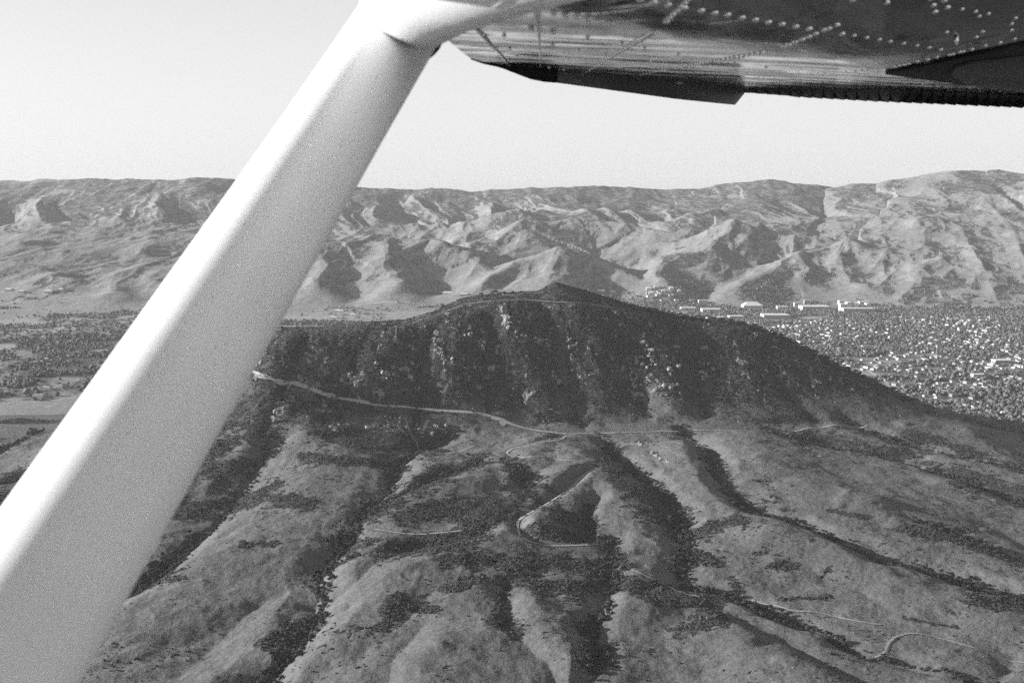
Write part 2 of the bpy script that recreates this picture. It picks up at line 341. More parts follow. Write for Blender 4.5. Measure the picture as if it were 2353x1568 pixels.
ROCKS = [([(1150,715),(1175,740),(1200,770)], 13), ([(1230,780),(1260,790)], 12), ([(1300,765),(1310,800),(1320,850)], 13), ([(1010,800),(1030,835)], 15), ([(880,850),(900,870)], 14), ([(790,860),(820,885)], 17),
 ([(745,830),(735,860)], 12), ([(950,800)], 8), ([(1080,770)], 8), ([(1130,845)], 8), ([(1100,780),(1110,800)], 9), ([(1480,770),(1500,830),(1450,890)], 15), ([(1540,800),(1550,880),(1500,900)], 18), ([(1385,695),(1420,720)], 8),
 ([(760,990),(800,975)], 10), ([(830,980),(930,985),(1010,990),(1060,980)], 9), ([(860,960),(960,970)], 7), ([(650,930),(630,960)], 14), ([(700,950),(760,940)], 9), ([(1270,860),(1290,880)], 7), ([(940,860),(960,900)], 7),
 ([(1500,1040),(1530,1060)], 9), ([(1470,1020)], 7), ([(690,870),(740,890),(690,900)], 7), ([(1300,720),(1250,700)], 5), ([(1840,1040),(1900,1050)], 4)]
rb = np.zeros(X.shape); rb[inn] = blob(ROCKS, U[inn], V[inn], 1.0)
nr = ridged(X/20, Y/60, 4)
n4 = fbm(X/6+8, Y/6, 3); rock = sstep(1.15, 1.6, rb*.7 + .6*n2 + .5*nr + 1.3*n4)*(rb > .1)
rock = np.maximum(rock, mtn*sstep(.34, .55, n2*.8 + .35*nr)*.7*sstep(2760, 2700, Y)*sstep(2350, 2420, Y))
# far land
gx, gr = np.gradient(Z); dA = np.gradient(AZ)[:, None]; dR = np.gradient(R)[None, :]
zx = gx/(dA*RR+1e-6); zr = gr/dR                   # slope to the right / away
faceR = np.clip(-zx*2.2, -1, 1)                    # >0 on slopes that face right (wooded, the dark cover also painting in their shade)
f1 = fbm(X/420+9, Y/420, 5); f2 = fbm(X/120, Y/120+5, 4)
farw = HG > 0
lap = np.zeros(X.shape); lap[2:-2, 2:-2] = (Z[4:, 2:-2] + Z[:-4, 2:-2] + Z[2:-2, 4:] + Z[2:-2, :-4] - 4*Z[2:-2, 2:-2])
high = sstep(8300, 9500, Y)*1.0*(1 - .6*sstep(2400, 3000, X))
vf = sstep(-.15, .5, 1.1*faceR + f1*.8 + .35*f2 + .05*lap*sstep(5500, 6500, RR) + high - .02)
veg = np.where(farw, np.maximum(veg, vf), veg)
# town and fields on the valley floor
valley = (RR > 2900) & (HG < 6) & (Z < 150)
def inpoly(u, v, poly):
    c = np.zeros(u.shape, bool); n = len(poly)
    for i in range(n):
        x0, y0 = poly[i]; x1, y1 = poly[(i+1) % n]
        m = ((y0 > v) != (y1 > v)) & (u < (x1-x0)*(v-y0)/(y1-y0+1e-12) + x0); c ^= m
    return c
TOWN_R = [(1470,668),(1600,690),(1680,700),(1880,716),(2100,700),(2352,690),(2800,680),(3000,1100),(2000,1100),(1700,760),(1500,720)]
TOWN_L = [(-900,705),(30,715),(330,722),(420,745),(420,900),(300,930),(120,915),(0,930),(-900,1000)]
jx = 60*fbm(X/500+2, Y/900, 4); jy = 16*fbm(X/300, Y/700+6, 4)
tR = valley & inpoly(U + jx, V + .6*jy, TOWN_R); tL = valley & inpoly(U + jx, V + jy, TOWN_L) & (fbm(X/330+31, Y/800, 4) < .12)
veg = np.where(valley, sstep(-.1, .3, f2 + .3*f1)*.7, veg)
veg = np.where(tR | tL, .62 + .5*f2, veg)
fieldc = sstep(.05, .2, fbm(X/260+3, Y/150, 2))
veg = np.where(valley & ~tR & ~tL & (U < 1480), np.maximum(veg*.55*(1-fieldc), sstep(.05, .25, fbm(X/700+3, Y/170, 3))*.9), veg)
LIGHT = [([(150,700),(300,688),(420,690)], 16), ([(0,690),(60,680)], 10), ([(640,712),(760,704),(860,700)], 9), ([(880,728),(980,720)], 12), ([(900,690),(1000,680)], 10), ([(1650,742),(1780,735),(1900,728)], 6), ([(1400,672),(1500,680)], 6),
         ([(0,955),(100,935),(190,915)], 22), ([(2000,835),(2060,830)], 9), ([(2240,700),(2260,690)], 8)]
lb = np.zeros(X.shape); lm = (RR > 2700) & (RR < 6600) & (np.abs(azd) < 30); lb[lm] = blob(LIGHT, U[lm], V[lm], 1.6)
veg = veg*(1 - sstep(.5, 1.1, lb + .3*f2)); nolive = lb > .6
sc = fbm(X/33, Y/150, 3)
soil = sstep(.45, .62, fbm(X/40+77, Y/40, 4))*.5*inn*(1-mtn)
veg = np.clip(veg, 0, 1)

# ------------------------------------------------------------------ mesh + object helpers
def nmesh(name, verts, faces, mats=(), attrs=None, smooth=False, midx=None, objname=None):
    me = bpy.data.meshes.new(name); verts = np.asarray(verts, np.float32)
    if isinstance(faces, np.ndarray):
        k = faces.shape[1]; n = len(faces)
        me.vertices.add(len(verts)); me.vertices.foreach_set('co', verts.ravel())
        me.loops.add(n*k); me.loops.foreach_set('vertex_index', faces.ravel().astype(np.int32))
        me.polygons.add(n); me.polygons.foreach_set('loop_start', np.arange(0, n*k, k, dtype=np.int32)); me.polygons.foreach_set('loop_total', np.full(n, k, np.int32))
    else:
        me.from_pydata([tuple(map(float, v)) for v in verts], [], faces)
    for m in mats: me.materials.append(m)
    if midx is not None: me.polygons.foreach_set('material_index', np.asarray(midx, np.int32))
    if attrs:
        for k, a in attrs.items():
            at_ = me.attributes.new(k, 'FLOAT', 'POINT'); at_.data.foreach_set('value', np.asarray(a, np.float32).ravel())
    me.update(calc_edges=True)
    me.polygons.foreach_set('use_smooth', np.full(len(me.polygons), smooth)); me.validate()
    return me
def link(name, me, parent=None, loc=None, rot=None, scale=None, **props):
    o = bpy.data.objects.new(name, me); COL.objects.link(o)
    if parent: o.parent = parent
    if loc is not None: o.location = tuple(map(float, loc))
    if rot is not None: o.rotation_euler = rot
    if scale is not None: o.scale = scale if hasattr(scale, '__len__') else (scale,)*3
    for k, v in props.items(): o[k] = v
    return o
def copy_tree(o, parent=None):
    c = o.copy(); COL.objects.link(c)
    if parent: c.parent = parent
    for ch in list(o.children): copy_tree(ch, c)
    return c

def mat(name, rough=.8, spec=.3, metal=0.0):
    m = bpy.data.materials.new(name); m.use_nodes = True; n = m.node_tree
    b = n.nodes['Principled BSDF']; b.inputs['Roughness'].default_value = rough; b.inputs['Specular IOR Level'].default_value = spec; b.inputs['Metallic'].default_value = metal
    return m, n, b
def nd(n, t, **k):
    q = n.nodes.new(t)
    for a, v in k.items(): setattr(q, a, v)
    return q
def math_(n, op, a, b=None, clamp=False):
    q = nd(n, 'ShaderNodeMath', operation=op); q.use_clamp = clamp
    for i, x in enumerate((a, b)):
        if x is None: continue
        if isinstance(x, (int, float)): q.inputs[i].default_value = x
        else: n.links.new(x, q.inputs[i])
    return q.outputs[0]
def noise(n, scale, detail=4, coord=None, rough=.55, out='Fac', vec_scale=None):
    q = nd(n, 'ShaderNodeTexNoise'); q.inputs['Scale'].default_value = scale; q.inputs['Detail'].default_value = detail; q.inputs['Roughness'].default_value = rough
    if coord is None: coord = nd(n, 'ShaderNodeTexCoord').outputs['Object']
    if vec_scale:
        mp = nd(n, 'ShaderNodeMapping'); mp.inputs['Scale'].default_value = vec_scale; n.links.new(coord, mp.inputs[0]); coord = mp.outputs[0]
    n.links.new(coord, q.inputs['Vector']); return q.outputs[out]
def mixv(n, fac, a, b):
    q = nd(n, 'ShaderNodeMix', data_type='FLOAT')
    for i, x in ((0, fac), (2, a), (3, b)):
        if isinstance(x, (int, float)): q.inputs[i].default_value = x
        else: n.links.new(x, q.inputs[i])
    return q.outputs[0]
def ramp(n, x, a, b, lo=0., hi=1.):
    q = nd(n, 'ShaderNodeMapRange'); q.interpolation_type = 'SMOOTHSTEP'
    n.links.new(x, q.inputs[0]); q.inputs[1].default_value = a; q.inputs[2].default_value = b; q.inputs[3].default_value = lo; q.inputs[4].default_value = hi
    return q.outputs[0]
def bump(n, b, h, dist, strength=1.0):
    q = nd(n, 'ShaderNodeBump'); q.inputs['Distance'].default_value = dist; q.inputs['Strength'].default_value = strength
    n.links.new(h, q.inputs['Height']); n.links.new(q.outputs[0], b.inputs['Normal'])

# land material: dry grass, scrub, rock and soil mixed by what grows there
def land_mat(name, grass, scrub, fine, bumpd):
    m, n, b = mat(name, .95, .12)
    A = lambda k: nd(n, 'ShaderNodeAttribute', attribute_name=k).outputs['Fac']
    nf = noise(n, fine, 5, rough=.65); nm = noise(n, fine*.17, 4); nl = noise(n, fine*.03, 3)
    g = mixv(n, ramp(n, nf, .3, .7), grass*.80, grass*1.2); g = math_(n, 'MULTIPLY', g, ramp(n, nm, .25, .75, .92, 1.08)); g = math_(n, 'MULTIPLY', g, ramp(n, nl, .3, .7, .86, 1.12))
    s = mixv(n, ramp(n, nf, .42, .62), scrub*.6, scrub*1.9)
    va = math_(n, 'ADD', A('veg'), math_(n, 'MULTIPLY', math_(n, 'SUBTRACT', nf, .5), .9))
    c = mixv(n, ramp(n, va, .3, .62), g, s)
    ra = math_(n, 'ADD', A('rock'), math_(n, 'MULTIPLY', math_(n, 'SUBTRACT', nf, .5), 1.2))
    c = mixv(n, ramp(n, ra, .4, .65), c, mixv(n, nf, .08, .30))
    c = mixv(n, math_(n, 'MULTIPLY', A('soil'), .7), c, grass*1.5)
    n.links.new(c, b.inputs['Base Color'])
    bump(n, b, math_(n, 'ADD', nf, math_(n, 'MULTIPLY', ramp(n, va, .3, .62), .5)), bumpd, .8)
    return m
M_near = land_mat('dry_grass_and_scrub', .114, .032, .16, 2.2)
M_mtn = land_mat('chaparral_and_rock', .078, .022, .14, 3.0)
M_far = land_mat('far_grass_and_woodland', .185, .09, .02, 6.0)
M_val = land_mat('valley_ground', .24, .05, .05, 2.0)

nA, nR = X.shape
idx = np.arange(nA*nR).reshape(nA, nR)
i2 = np.concatenate([idx, idx[:1]], 0)
q = np.stack([i2[:-1, :-1], i2[:-1, 1:], i2[1:, 1:], i2[1:, :-1]], -1)      # nA x (nR-1) x 4
zq = Z[:, :-1]; rq = RR[:, :-1]; yq = Y[:, :-1]
reg = np.zeros(zq.shape, int)                       # 0 slopes, 1 mountain, 2 valley, 3 hills
reg[rq > 3250] = 2; reg[rq > 5950] = 3
reg[(base_near(X[:, :-1], Y[:, :-1]) > 158) & (yq > 2280) & (rq <= 3250) & (np.abs(azd[:, :-1]) < 30)] = 1
verts = np.stack([X.ravel(), Y.ravel(), Z.ravel()], -1)
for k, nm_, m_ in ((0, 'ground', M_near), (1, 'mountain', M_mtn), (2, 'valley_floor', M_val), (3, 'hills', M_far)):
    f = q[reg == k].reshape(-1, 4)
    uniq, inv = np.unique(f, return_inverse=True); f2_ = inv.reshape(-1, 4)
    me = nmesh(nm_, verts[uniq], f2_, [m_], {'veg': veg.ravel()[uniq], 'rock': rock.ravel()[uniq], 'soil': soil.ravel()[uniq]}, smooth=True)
    o = link(nm_, me, kind='structure')

# ------------------------------------------------------------------ tracks and roads draped on the land
m_trail, n_, b_ = mat('bare_earth_track', .95, .1)
n_.links.new(ramp(n_, noise(n_, .35, 4), .3, .7, .26, .44), b_.inputs['Base Color'])
m_road, n_, b_ = mat('pale_road', .9, .2)
n_.links.new(ramp(n_, noise(n_, .1, 4), .3, .7, .3, .42), b_.inputs['Base Color'])
m_track, n_, b_ = mat('worn_grass_track', .95, .1)
n_.links.new(ramp(n_, noise(n_, .2, 4), .3, .7, .20, .34), b_.inputs['Base Color'])
def ribbon(name, pts, width, m, lo=300, hi=3350, lift=1.0, wob=0.35):
    p = drop(pts, hgt, lo, hi) if lo is not None else np.array(pts, float)
    # smooth resample
    out = []
    for i in range(len(p)-1):
        p0 = p[max(i-1, 0)]; p1 = p[i]; p2 = p[i+1]; p3 = p[min(i+2, len(p)-1)]
        k = max(2, int(np.hypot(*(p2-p1))/6))
        for t in np.linspace(0, 1, k, endpoint=False):
            out.append(.5*((2*p1) + (-p0+p2)*t + (2*p0-5*p1+4*p2-p3)*t*t + (-p0+3*p1-3*p2+p3)*t**3))
    c = np.array(out + [p[-1]]); d = np.gradient(c, axis=0); d /= np.hypot(d[:, 0], d[:, 1])[:, None] + 1e-9
    nrm = np.stack([-d[:, 1], d[:, 0]], -1)
    w = width*(1 + wob*fbm(np.arange(len(c))*.35, np.zeros(len(c)) + width, 3))[:, None]
    rows = []
    zl = hgt(*(c - nrm*w*.5).T); zr_ = hgt(*(c + nrm*w*.5).T); zc = np.maximum(hgt(*c.T), .5*(zl+zr_))
    for s, zz in ((-.5, zl), (0, zc), (.5, zr_)):
        pp = c + nrm*w*s; rows.append(np.column_stack([pp, zz + lift]))
    v = np.stack(rows, 1).reshape(-1, 3); n = len(c)
    f = []
    for s in (0, 1):
        a = np.arange(n-1)*3 + s; f.append(np.stack([a, a+3, a+4, a+1], -1))
    return link(name, nmesh(name, v, np.concatenate(f), [m], smooth=True), kind='structure')
Z7 = lambda L: [(1266 + a*.4615, 950 + b_*.4615) for a, b_ in L]
ribbon('trail', [(575,852),(600,862),(640,875),(690,882),(740,905),(800,918),(860,930),(940,936),(1020,944),(1100,950),(1140,960),(1180,976),(1240,990),(1300,997)], 6.5, m_trail, wob=.7)
ribbon('trail', [(1300,997),(1400,995),(1500,992),(1580,990),(1640,989),(1700,986),(1760,990),(1830,996)], 4.0, m_track, wob=.8)
ribbon('trail', [(1800,1000),(1850,985),(1900,980),(1990,978)], 3.2, m_trail)
ribbon('trail', [(1130,958),(1160,968),(1150,975)], 12, m_trail)
ribbon('trail', [(590,864),(640,877),(690,885),(740,903),(790,916),(850,927)], 10, m_trail, wob=1.0)
ribbon('trail', [(1300,1001),(1285,1010),(1240,1017),(1190,1028),(1165,1040),(1180,1052)], 4, m_trail)
ribbon('trail', [(1370,1075),(1340,1092),(1310,1120),(1260,1155),(1215,1180),(1192,1196),(1190,1215),(1205,1238),(1240,1250),(1290,1254),(1350,1252)], 4, m_trail)
ribbon('trail', [(860,1216),(930,1226),(1000,1225),(1060,1219)], 3.2, m_trail)
ribbon('trail', Z7([(1610,1215),(1655,1190),(1685,1135),(1740,1103),(1850,1100),(2050,1150),(2353,1240),(2500,1275)]), 2.6, m_track)
ribbon('trail', Z7([(1000,930),(1100,955),(1200,980),(1350,995),(1500,1030),(1640,1052)]), 3.0, m_track)
ribbon('trail', [(1165,1042),(1210,1052),(1260,1050),(1310,1058),(1350,1066),(1370,1075)], 3, m_track)
ribbon('trail', Z7([(400,780),(480,815),(560,850),(700,905),(800,940)]), 2.4, m_trail)
ribbon('trail', Z7([(370,150),(540,148),(700,155)]), 2.8, m_trail)
ribbon('trail', [(905,752),(960,738),(1010,722),(1060,703),(1120,693),(1200,688),(1280,694),(1370,702),(1450,712)], 2.5, m_track)
ribbon('trail', [(1090,677),(1150,675),(1210,674),(1250,672)], 3, m_track, lift=1.5)
ribbon('trail', [(930,960),(1000,1040),(1090,1024)], 2.0, m_trail)
ribbon('road', [(762,603),(772,599),(784,597),(794,603),(791,612),(782,620)], 9, m_road, 5900, 9500, 3)
for pts_ in ([(1760,770),(2000,752),(2352,742)],[(1850,805),(2100,790),(2400,782)],[(1990,870),(2200,850),(2400,842)],[(2000,720),(2120,790),(2300,900),(2420,980)],[(2180,712),(2300,780),(2420,860)],[(1800,740),(1900,790),(2040,880)],[(2080,905),(2250,890),(2420,885)]): ribbon('road', pts_, 9, m_road, 2900, 6500, .6)
ribbon('road', [(640,714),(740,706),(830,700),(980,700)], 12, m_road, 3400, 6500, 1)
ribbon('road', [(0,700),(90,690),(190,682),(330,680)], 12, m_road, 3400, 6500, 1)
ribbon('road', [(1610,452),(1700,450),(1780,452)], 9, m_road, 9000, 10300, 3)

# ------------------------------------------------------------------ plants
def rand_mat(name, lo, hi, rough=.85):
    m, n, b = mat(name, rough, .15)
    g = nd(n, 'ShaderNodeNewGeometry'); oi = nd(n, 'ShaderNodeObjectInfo')
    f = math_(n, 'FRACT', math_(n, 'ADD', g.outputs['Random Per Island'], math_(n, 'MULTIPLY', oi.outputs['Random'], 7.31)))
    n.links.new(mixv(n, f, lo, hi), b.inputs['Base Color']); return m
M_leaf = rand_mat('oak_leaves', .018, .05); M_town_leaf = rand_mat('town_tree_leaves', .05, .15); M_shrub = rand_mat('shrub_leaves', .02, .06)
m_bark, n_, b_ = mat('bark', .9, .1); n_.links.new(ramp(n_, noise(n_, 3, 3), .3, .7, .06, .14), b_.inputs['Base Color'])

def ico(sub=0):
    import bmesh
    bm = bmesh.new(); bmesh.ops.create_icosphere(bm, subdivisions=sub+1, radius=1)
    v = np.array([x.co[:] for x in bm.verts]); f = np.array([[l.index for l in p.verts] for p in bm.faces]); bm.free(); return v, f
I0, I1 = ico(0), ico(1)
def crown_arrays(seed, w=5.0, h=4.0, base=2.2, clumps=9, leaves=260):
    r = np.random.default_rng(seed); vs_, fs = [], []; k = 0
    cs = []
    for i in range(clumps):
        a = r.random()*2*pi; q_ = math.sqrt(r.random())*w*.62
        c = np.array([q_*math.cos(a), q_*math.sin(a), base + h*(.25 + .55*r.random()*(1-.5*q_/w))]); s = w*(.30 + .2*r.random()); cs.append((c, s))
        v = I1[0]*(s*(.75 + .3*r.random((len(I1[0]), 1))))*[1, 1, .75] + c; vs_.append(v); fs.append(I1[1] + k); k += len(v)
    lv, lf = [], []
    for i in range(leaves):                        # leaf sprays standing out of the clumps
        c, s = cs[r.integers(len(cs))]; d = r.normal(size=3); d /= np.linalg.norm(d); d[2] = abs(d[2])*.9 - .1
        p = c + d*s*(.85 + .35*r.random())*[1, 1, .8]; a = r.normal(size=3); a /= np.linalg.norm(a); b = np.cross(a, d); b /= np.linalg.norm(b) + 1e-6
        z = .35 + .4*r.random(); lv += [p - a*z, p + b*z*.8, p + a*z, p - b*z*.8]; lf += [[k, k+1, k+2], [k, k+2, k+3]]; k += 4
    vs_.append(np.array(lv)); fs.append(np.array(lf))
    return np.concatenate(vs_), np.concatenate(fs)
def tube(pts, rad, n=6):
    pts = np.array(pts, float); vs_ = []
    for i, p in enumerate(pts):
        t = pts[min(i+1, len(pts)-1)] - pts[max(i-1, 0)]; t /= np.linalg.norm(t) + 1e-9
        a = np.cross(t, [.3, 1, .1]); a /= np.linalg.norm(a); b = np.cross(t, a)
        for j in range(n):
            th = 2*pi*j/n; vs_.append(p + rad[i]*(a*math.cos(th) + b*math.sin(th)))
    f = [[i*n+j, i*n+(j+1) % n, (i+1)*n+(j+1) % n, (i+1)*n+j] for i in range(len(pts)-1) for j in range(n)]
    f += [list(range(n))[::-1], [(len(pts)-1)*n+j for j in range(n)]]
    return vs_, f
def trunk_mesh(seed, h=3.4, r0=.4, w=5):
    r = random.Random(seed); V_, F_ = [], []
    def add(p, q_):
        v, f = tube(p, q_); k = len(V_); V_.extend(v); F_.extend([[i+k for i in g] for g in f])
    top = (r.uniform(-.3, .3), r.uniform(-.3, .3), h)
    add([(0, 0, -1.2), (.05, 0, h*.4), top], [r0*1.3, r0, r0*.7])
    for i in range(4):
        a = i*1.57 + r.random(); L = w*.45
        add([top, (top[0]+L*.5*math.cos(a), top[1]+L*.5*math.sin(a), h+.9), (top[0]+L*math.cos(a), top[1]+L*math.sin(a), h+2.0)], [r0*.55, r0*.35, r0*.12])
    return nmesh('trunk', V_, F_, [m_bark])
protos = []
for i in range(6):
    w = [5.2, 4.4, 6.0, 3.8, 4.8, 5.5][i]; cv, cf = crown_arrays(i+1, w, [4.6, 4.2, 4.8, 4.8, 3.8, 5.2][i], 2.0, 8 + i % 3)
    protos.append((trunk_mesh(i, 3.0, .38, w), nmesh('crown', cv, cf, [M_leaf]), cv, cf))
def scatter(name, arrs, pos, scl, rot, mats, midx=None, **props):      # many copies of small shapes in one mesh (stuff)
    vv, ff, mm = [], [], []; k = 0
    n = len(pos); pick = rng.integers(0, len(arrs), n)
    for a in range(len(arrs)):
        s = pick == a; c = int(s.sum())
        if not c: continue
        v, f = arrs[a][0], arrs[a][1]; P = pos[s]; sc_ = scl[s]; th = rot[s]
        if sc_.ndim == 1: sc_ = np.repeat(sc_[:, None], 3, 1)
        w = v[None]*sc_[:, None, :]
        x = w[..., 0]*np.cos(th)[:, None] - w[..., 1]*np.sin(th)[:, None]; y = w[..., 0]*np.sin(th)[:, None] + w[..., 1]*np.cos(th)[:, None]
        w = np.stack([x, y, w[..., 2]], -1) + P[:, None]
        vv.append(w.reshape(-1, 3)); ff.append((f[None] + (np.arange(c)*len(v))[:, None, None] + k).reshape(-1, f.shape[1])); k += c*len(v)
        if len(arrs[a]) > 2: mm.append(np.tile(arrs[a][2], c))
    return link(name, nmesh(name, np.concatenate(vv), np.concatenate(ff), mats, midx=np.concatenate(mm) if mm else None), **props)
area = (RR*dR*np.abs(dA))
def sample(mask, n, mind=None):                    # n random places where mask is high
    w = (mask*area).ravel(); w = w/w.sum()
    i = rng.choice(len(w), n, p=w); ia, ir = np.unravel_index(i, X.shape)
    a = AZ[ia] + (rng.random(n)-.5)*dA[ia, 0]; r = R[ir] + (rng.random(n)-.5)*dR[0, ir]
    x = r*np.sin(a); y = r*np.cos(a)
    if mind:
        g = {}; keep = []
        for j in range(n):
            k = (int(x[j]//mind), int(y[j]//mind))
            if any(((x[j]-x[t])**2 + (y[j]-y[t])**2) < mind*mind for dx in (-1, 0, 1) for dy in (-1, 0, 1) for t in g.get((k[0]+dx, k[1]+dy), ())): continue
            g.setdefault(k, []).append(j); keep.append(j)
        x = x[keep]; y = y[keep]
    return np.column_stack([x, y, hgt(x, y)])
infr = (U > -60) & (U < 2412) & (V < 1640) & (np.abs(azd) < 26)
spots = sample(treem*infr*(RR < 3000), 5200, 6.5)
# the ones that show largest are things, the rest one stand of woodland
su, sv_ = proj(*spots.T)
hid = (su < 1060 - .5616*sv_) & (su > 840 - .712*sv_)             # behind the strut
order = np.argsort(np.where(hid, 1e6, 0) + np.hypot(spots[:, 0], spots[:, 1]))
gname = [('gully at the far left under the strut', 'left'), ('long gully left of centre', 'long')]
def where_tree(p):
    best, k = 1e9, 0
    for i, (pts, g) in enumerate(GW):
        d, _ = seg_dist(p[0], p[1], pts)
        if float(d) < best and g[3] > 0: best, k = float(d), i
    return k
GN = {0: 'gully beside the strut', 1: 'long gully left of centre', 2: 'short side gully left of centre', 3: 'scrubby middle hollow', 4: 'hollow by the looping trail', 6: 'bottom centre gully',
      7: 'winding creek right of centre', 8: 'long ravine on the right slope', 9: 'hollow right of the peak', 10: 'hollow at the foot of the peak', 11: 'bushy draw at the right',
      12: 'lower right hollow', 13: 'tree line left of the strut', 14: 'lower tree line at left', 15: 'far left draw'}
kinds = ['broad dark oak', 'rounded dark oak', 'wide spreading oak', 'small upright oak', 'low dark oak', 'tall dense oak']
for n, j in enumerate(order[:300]):
    k = n % 6; p = spots[j]; s = .62 + .5*random.random()
    t = link('oak_tree', None, loc=p, rot=(0, 0, random.random()*6.28), scale=s*1.0)
    gk = where_tree(p); place = GN.get(gk, 'face of the dark peak')
    size = 'large ' if s > .95 else ('small ' if s < .75 else '')
    t['label'] = f"{size}{kinds[k].replace('small ','').replace('large ','')} in the {place}"; t['category'] = 'tree'; t['group'] = 'oaks in the ' + place
    link('trunk', protos[k][0], t); link('crown', protos[k][1], t)
rest = spots[order[300:]]
scatter('woodland', [(p[2], p[3]) for p in protos], rest, .6 + .5*rng.random(len(rest)), rng.random(len(rest))*6.28, [M_leaf], kind='stuff')
# scrub: low bushes too many to count
def bush_arr(seed):
    r = np.random.default_rng(seed); v = I0[0]*(.7 + .55*r.random((len(I0[0]), 1)))*[1, 1, .7] + [0, 0, .25]; return v, I0[1]
bushes = [bush_arr(i) for i in range(6)]
sp1 = sample(np.where(infr & (RR < 3250), (veg > .45)*(veg**2), 0)*(1 - .8*mtn), 26000)
sp2 = sample(np.where(infr & (RR < 3250), .03 + .3*sstep(.0, .4, n1), 0)*(1-mtn), 5500)
sp3 = sample(np.where(infr & (RR < 3250), mtn, 0), 16000)
allb = np.concatenate([sp1, sp2, sp3]); sz = np.concatenate([.9 + 1.5*rng.random(len(sp1)), .6 + 1.1*rng.random(len(sp2)), .9 + 2.0*rng.random(len(sp3))**2])
scatter('shrubs', bushes, allb, sz, rng.random(len(allb))*6.28, [M_shrub], kind='stuff')
# trees along the crest of the peak
cu = np.concatenate([rng.uniform(1470, 1560, 26), rng.uniform(1560, 1980, 150), rng.uniform(1100, 1180, 8), rng.uniform(1980, 2200, 50)])
crest = []
spx = np.array(sky_peak)
for u in cu:
    D = np.interp(u, spx[:, 0], spx[:, 2]) + random.uniform(-30, 12); x = (u-CX)/F*D*1.0; crest.append((x, D, float(hgt(x, D))))
crest = np.array(crest)
for n in range(0, 0): pass
scatter('crest_woodland', [(p[2], p[3]) for p in protos], crest, .7 + .5*rng.random(len(crest)), rng.random(len(crest))*6.28, [M_leaf], kind='stuff')

# ------------------------------------------------------------------ rocks
m_rock, n_, b_ = mat('lichened_rock', .95, .15)
oi = nd(n_, 'ShaderNodeObjectInfo')
nz = noise(n_, .6, 5, rough=.7)
n_.links.new(math_(n_, 'MULTIPLY', ramp(n_, nz, .3, .7, .12, .38), math_(n_, 'ADD', .75, math_(n_, 'MULTIPLY', oi.outputs['Random'], .4))), b_.inputs['Base Color']); bump(n_, b_, nz, .6)
def rock_mesh(seed):
    r = np.random.default_rng(seed); v, f = ico(2); n = v.copy()
    for _ in range(9):                             # cut facets
        d = r.normal(size=3); d /= np.linalg.norm(d); c = .55 + .3*r.random(); k = n @ d; n = n - np.outer(np.maximum(k-c, 0), d)
    n *= [1, .8 + .3*r.random(), .7 + .5*r.random()]; n += .05*r.normal(size=n.shape)
    return nmesh('boulder', n, f, [m_rock]), n, f
rp = [rock_mesh(i) for i in range(5)]
def rock_area(u, v):
    return ('left side of the dark face' if u < 900 else 'middle of the dark face below the summit' if u < 1350 else 'right side of the dark face' if u < 1600 else 'right slope') if v < 925 else ('ledge below the trail' if v < 1010 and u < 1150 else 'slope below the trail')
CN = ['outcrop just left below the summit','outcrop below the summit','tall rock rib right of the summit','outcrop in the middle of the face','twin outcrop left of the middle','big outcrop above the trail','upper left outcrop',
 'small knob on the left face','small knob under the crest','lone outcrop above the trail bend','knob under the summit trail','rocky rib on the right face','rightmost rocky rib','crest rocks right of the summit','pale crag below the trail','rocky ledge below the trail',
 'rubble just under the trail','left slope below the trail','second slope below the trail','foot of the tall rib','low knob above the trail','rocks in the gully head','gully head ledge','rocks hugging the trail at left','crest just below the summit','draw on the right flank']
pts_r = []
for ci, (shp, r) in enumerate(ROCKS):
    for i in range(int(3 + r*.42*len(shp))):
        t = random.random()*(len(shp)-1); a = int(min(t, len(shp)-1)); b2 = min(a+1, len(shp)-1); f = t-a
        u = shp[a][0]*(1-f) + shp[b2][0]*f + random.gauss(0, r*.5); v = shp[a][1]*(1-f) + shp[b2][1]*f + random.gauss(0, r*.5)
        pts_r.append((u, v, random.choice([1.6, 2, 2.5, 3, 3.5, 5.5]), CN[ci]))
for u, v, s in [(652,1320,3.5),(583,1372,3),(708,1392,2.5),(722,1396,2.5),(1117,1404,4),(1590,1470,4),(1600,1480,3),(1795,1320,3),(1790,1323,2.5),(1767,1074,2),(1697,1048,3),(1976,1338,2),(1490,1048,4),(1500,1060,5),(1530,1068,5),
                (1820,1322,2.5),(2050,1400,2.5),(1900,1170,2.5),(1585,1548,6),(1600,1552,7),(1570,1556,5),(1010,812,9),(1022,826,7),(808,882,9),(1028,858,7),(762,994,7),(803,974,7),(1130,850,6),(1160,725,7),(1172,745,6)]:
    pts_r.append((u, v, s, min(zip([math.hypot(u-sum(p[0] for p in q_[0])/len(q_[0]), v-sum(p[1] for p in q_[0])/len(q_[0])) for q_ in ROCKS], CN))[1] if v < 1100 else ('grassy slope at lower left' if u < 900 else 'ground at the bottom centre' if u < 1300 else 'scrubby knoll at the bottom edge' if v > 1440 else 'open grass on the right')))
xy = drop([(q_[0], q_[1]) for q_ in pts_r], hgt)
for n, ((u, v, s, a), (x, y)) in enumerate(zip(pts_r, xy)):
    if n > 295: break
    o = link('boulder', rp[n % 5][0], loc=(x, y, float(hgt(x, y)) + s*.15), rot=(random.uniform(-.3, .3), random.uniform(-.3, .3), random.random()*6.28), scale=(s*random.uniform(.8, 1.2), s*random.uniform(.8, 1.2), s*random.uniform(.8, 1.5)))
    o['label'] = f"{'big pale' if s > 5 else 'grey' if s >= 3 else 'small'} boulder on the {a}"; o['category'] = 'boulder'; o['group'] = f"boulders on the {a}"
sr = sample(np.where(infr, rock*(RR < 3000), 0), 1600); sr2 = sample(np.where(infr & (RR < 2400) & (Z < 160), .2 + (n1 > .1), 0)*(1-mtn), 260)
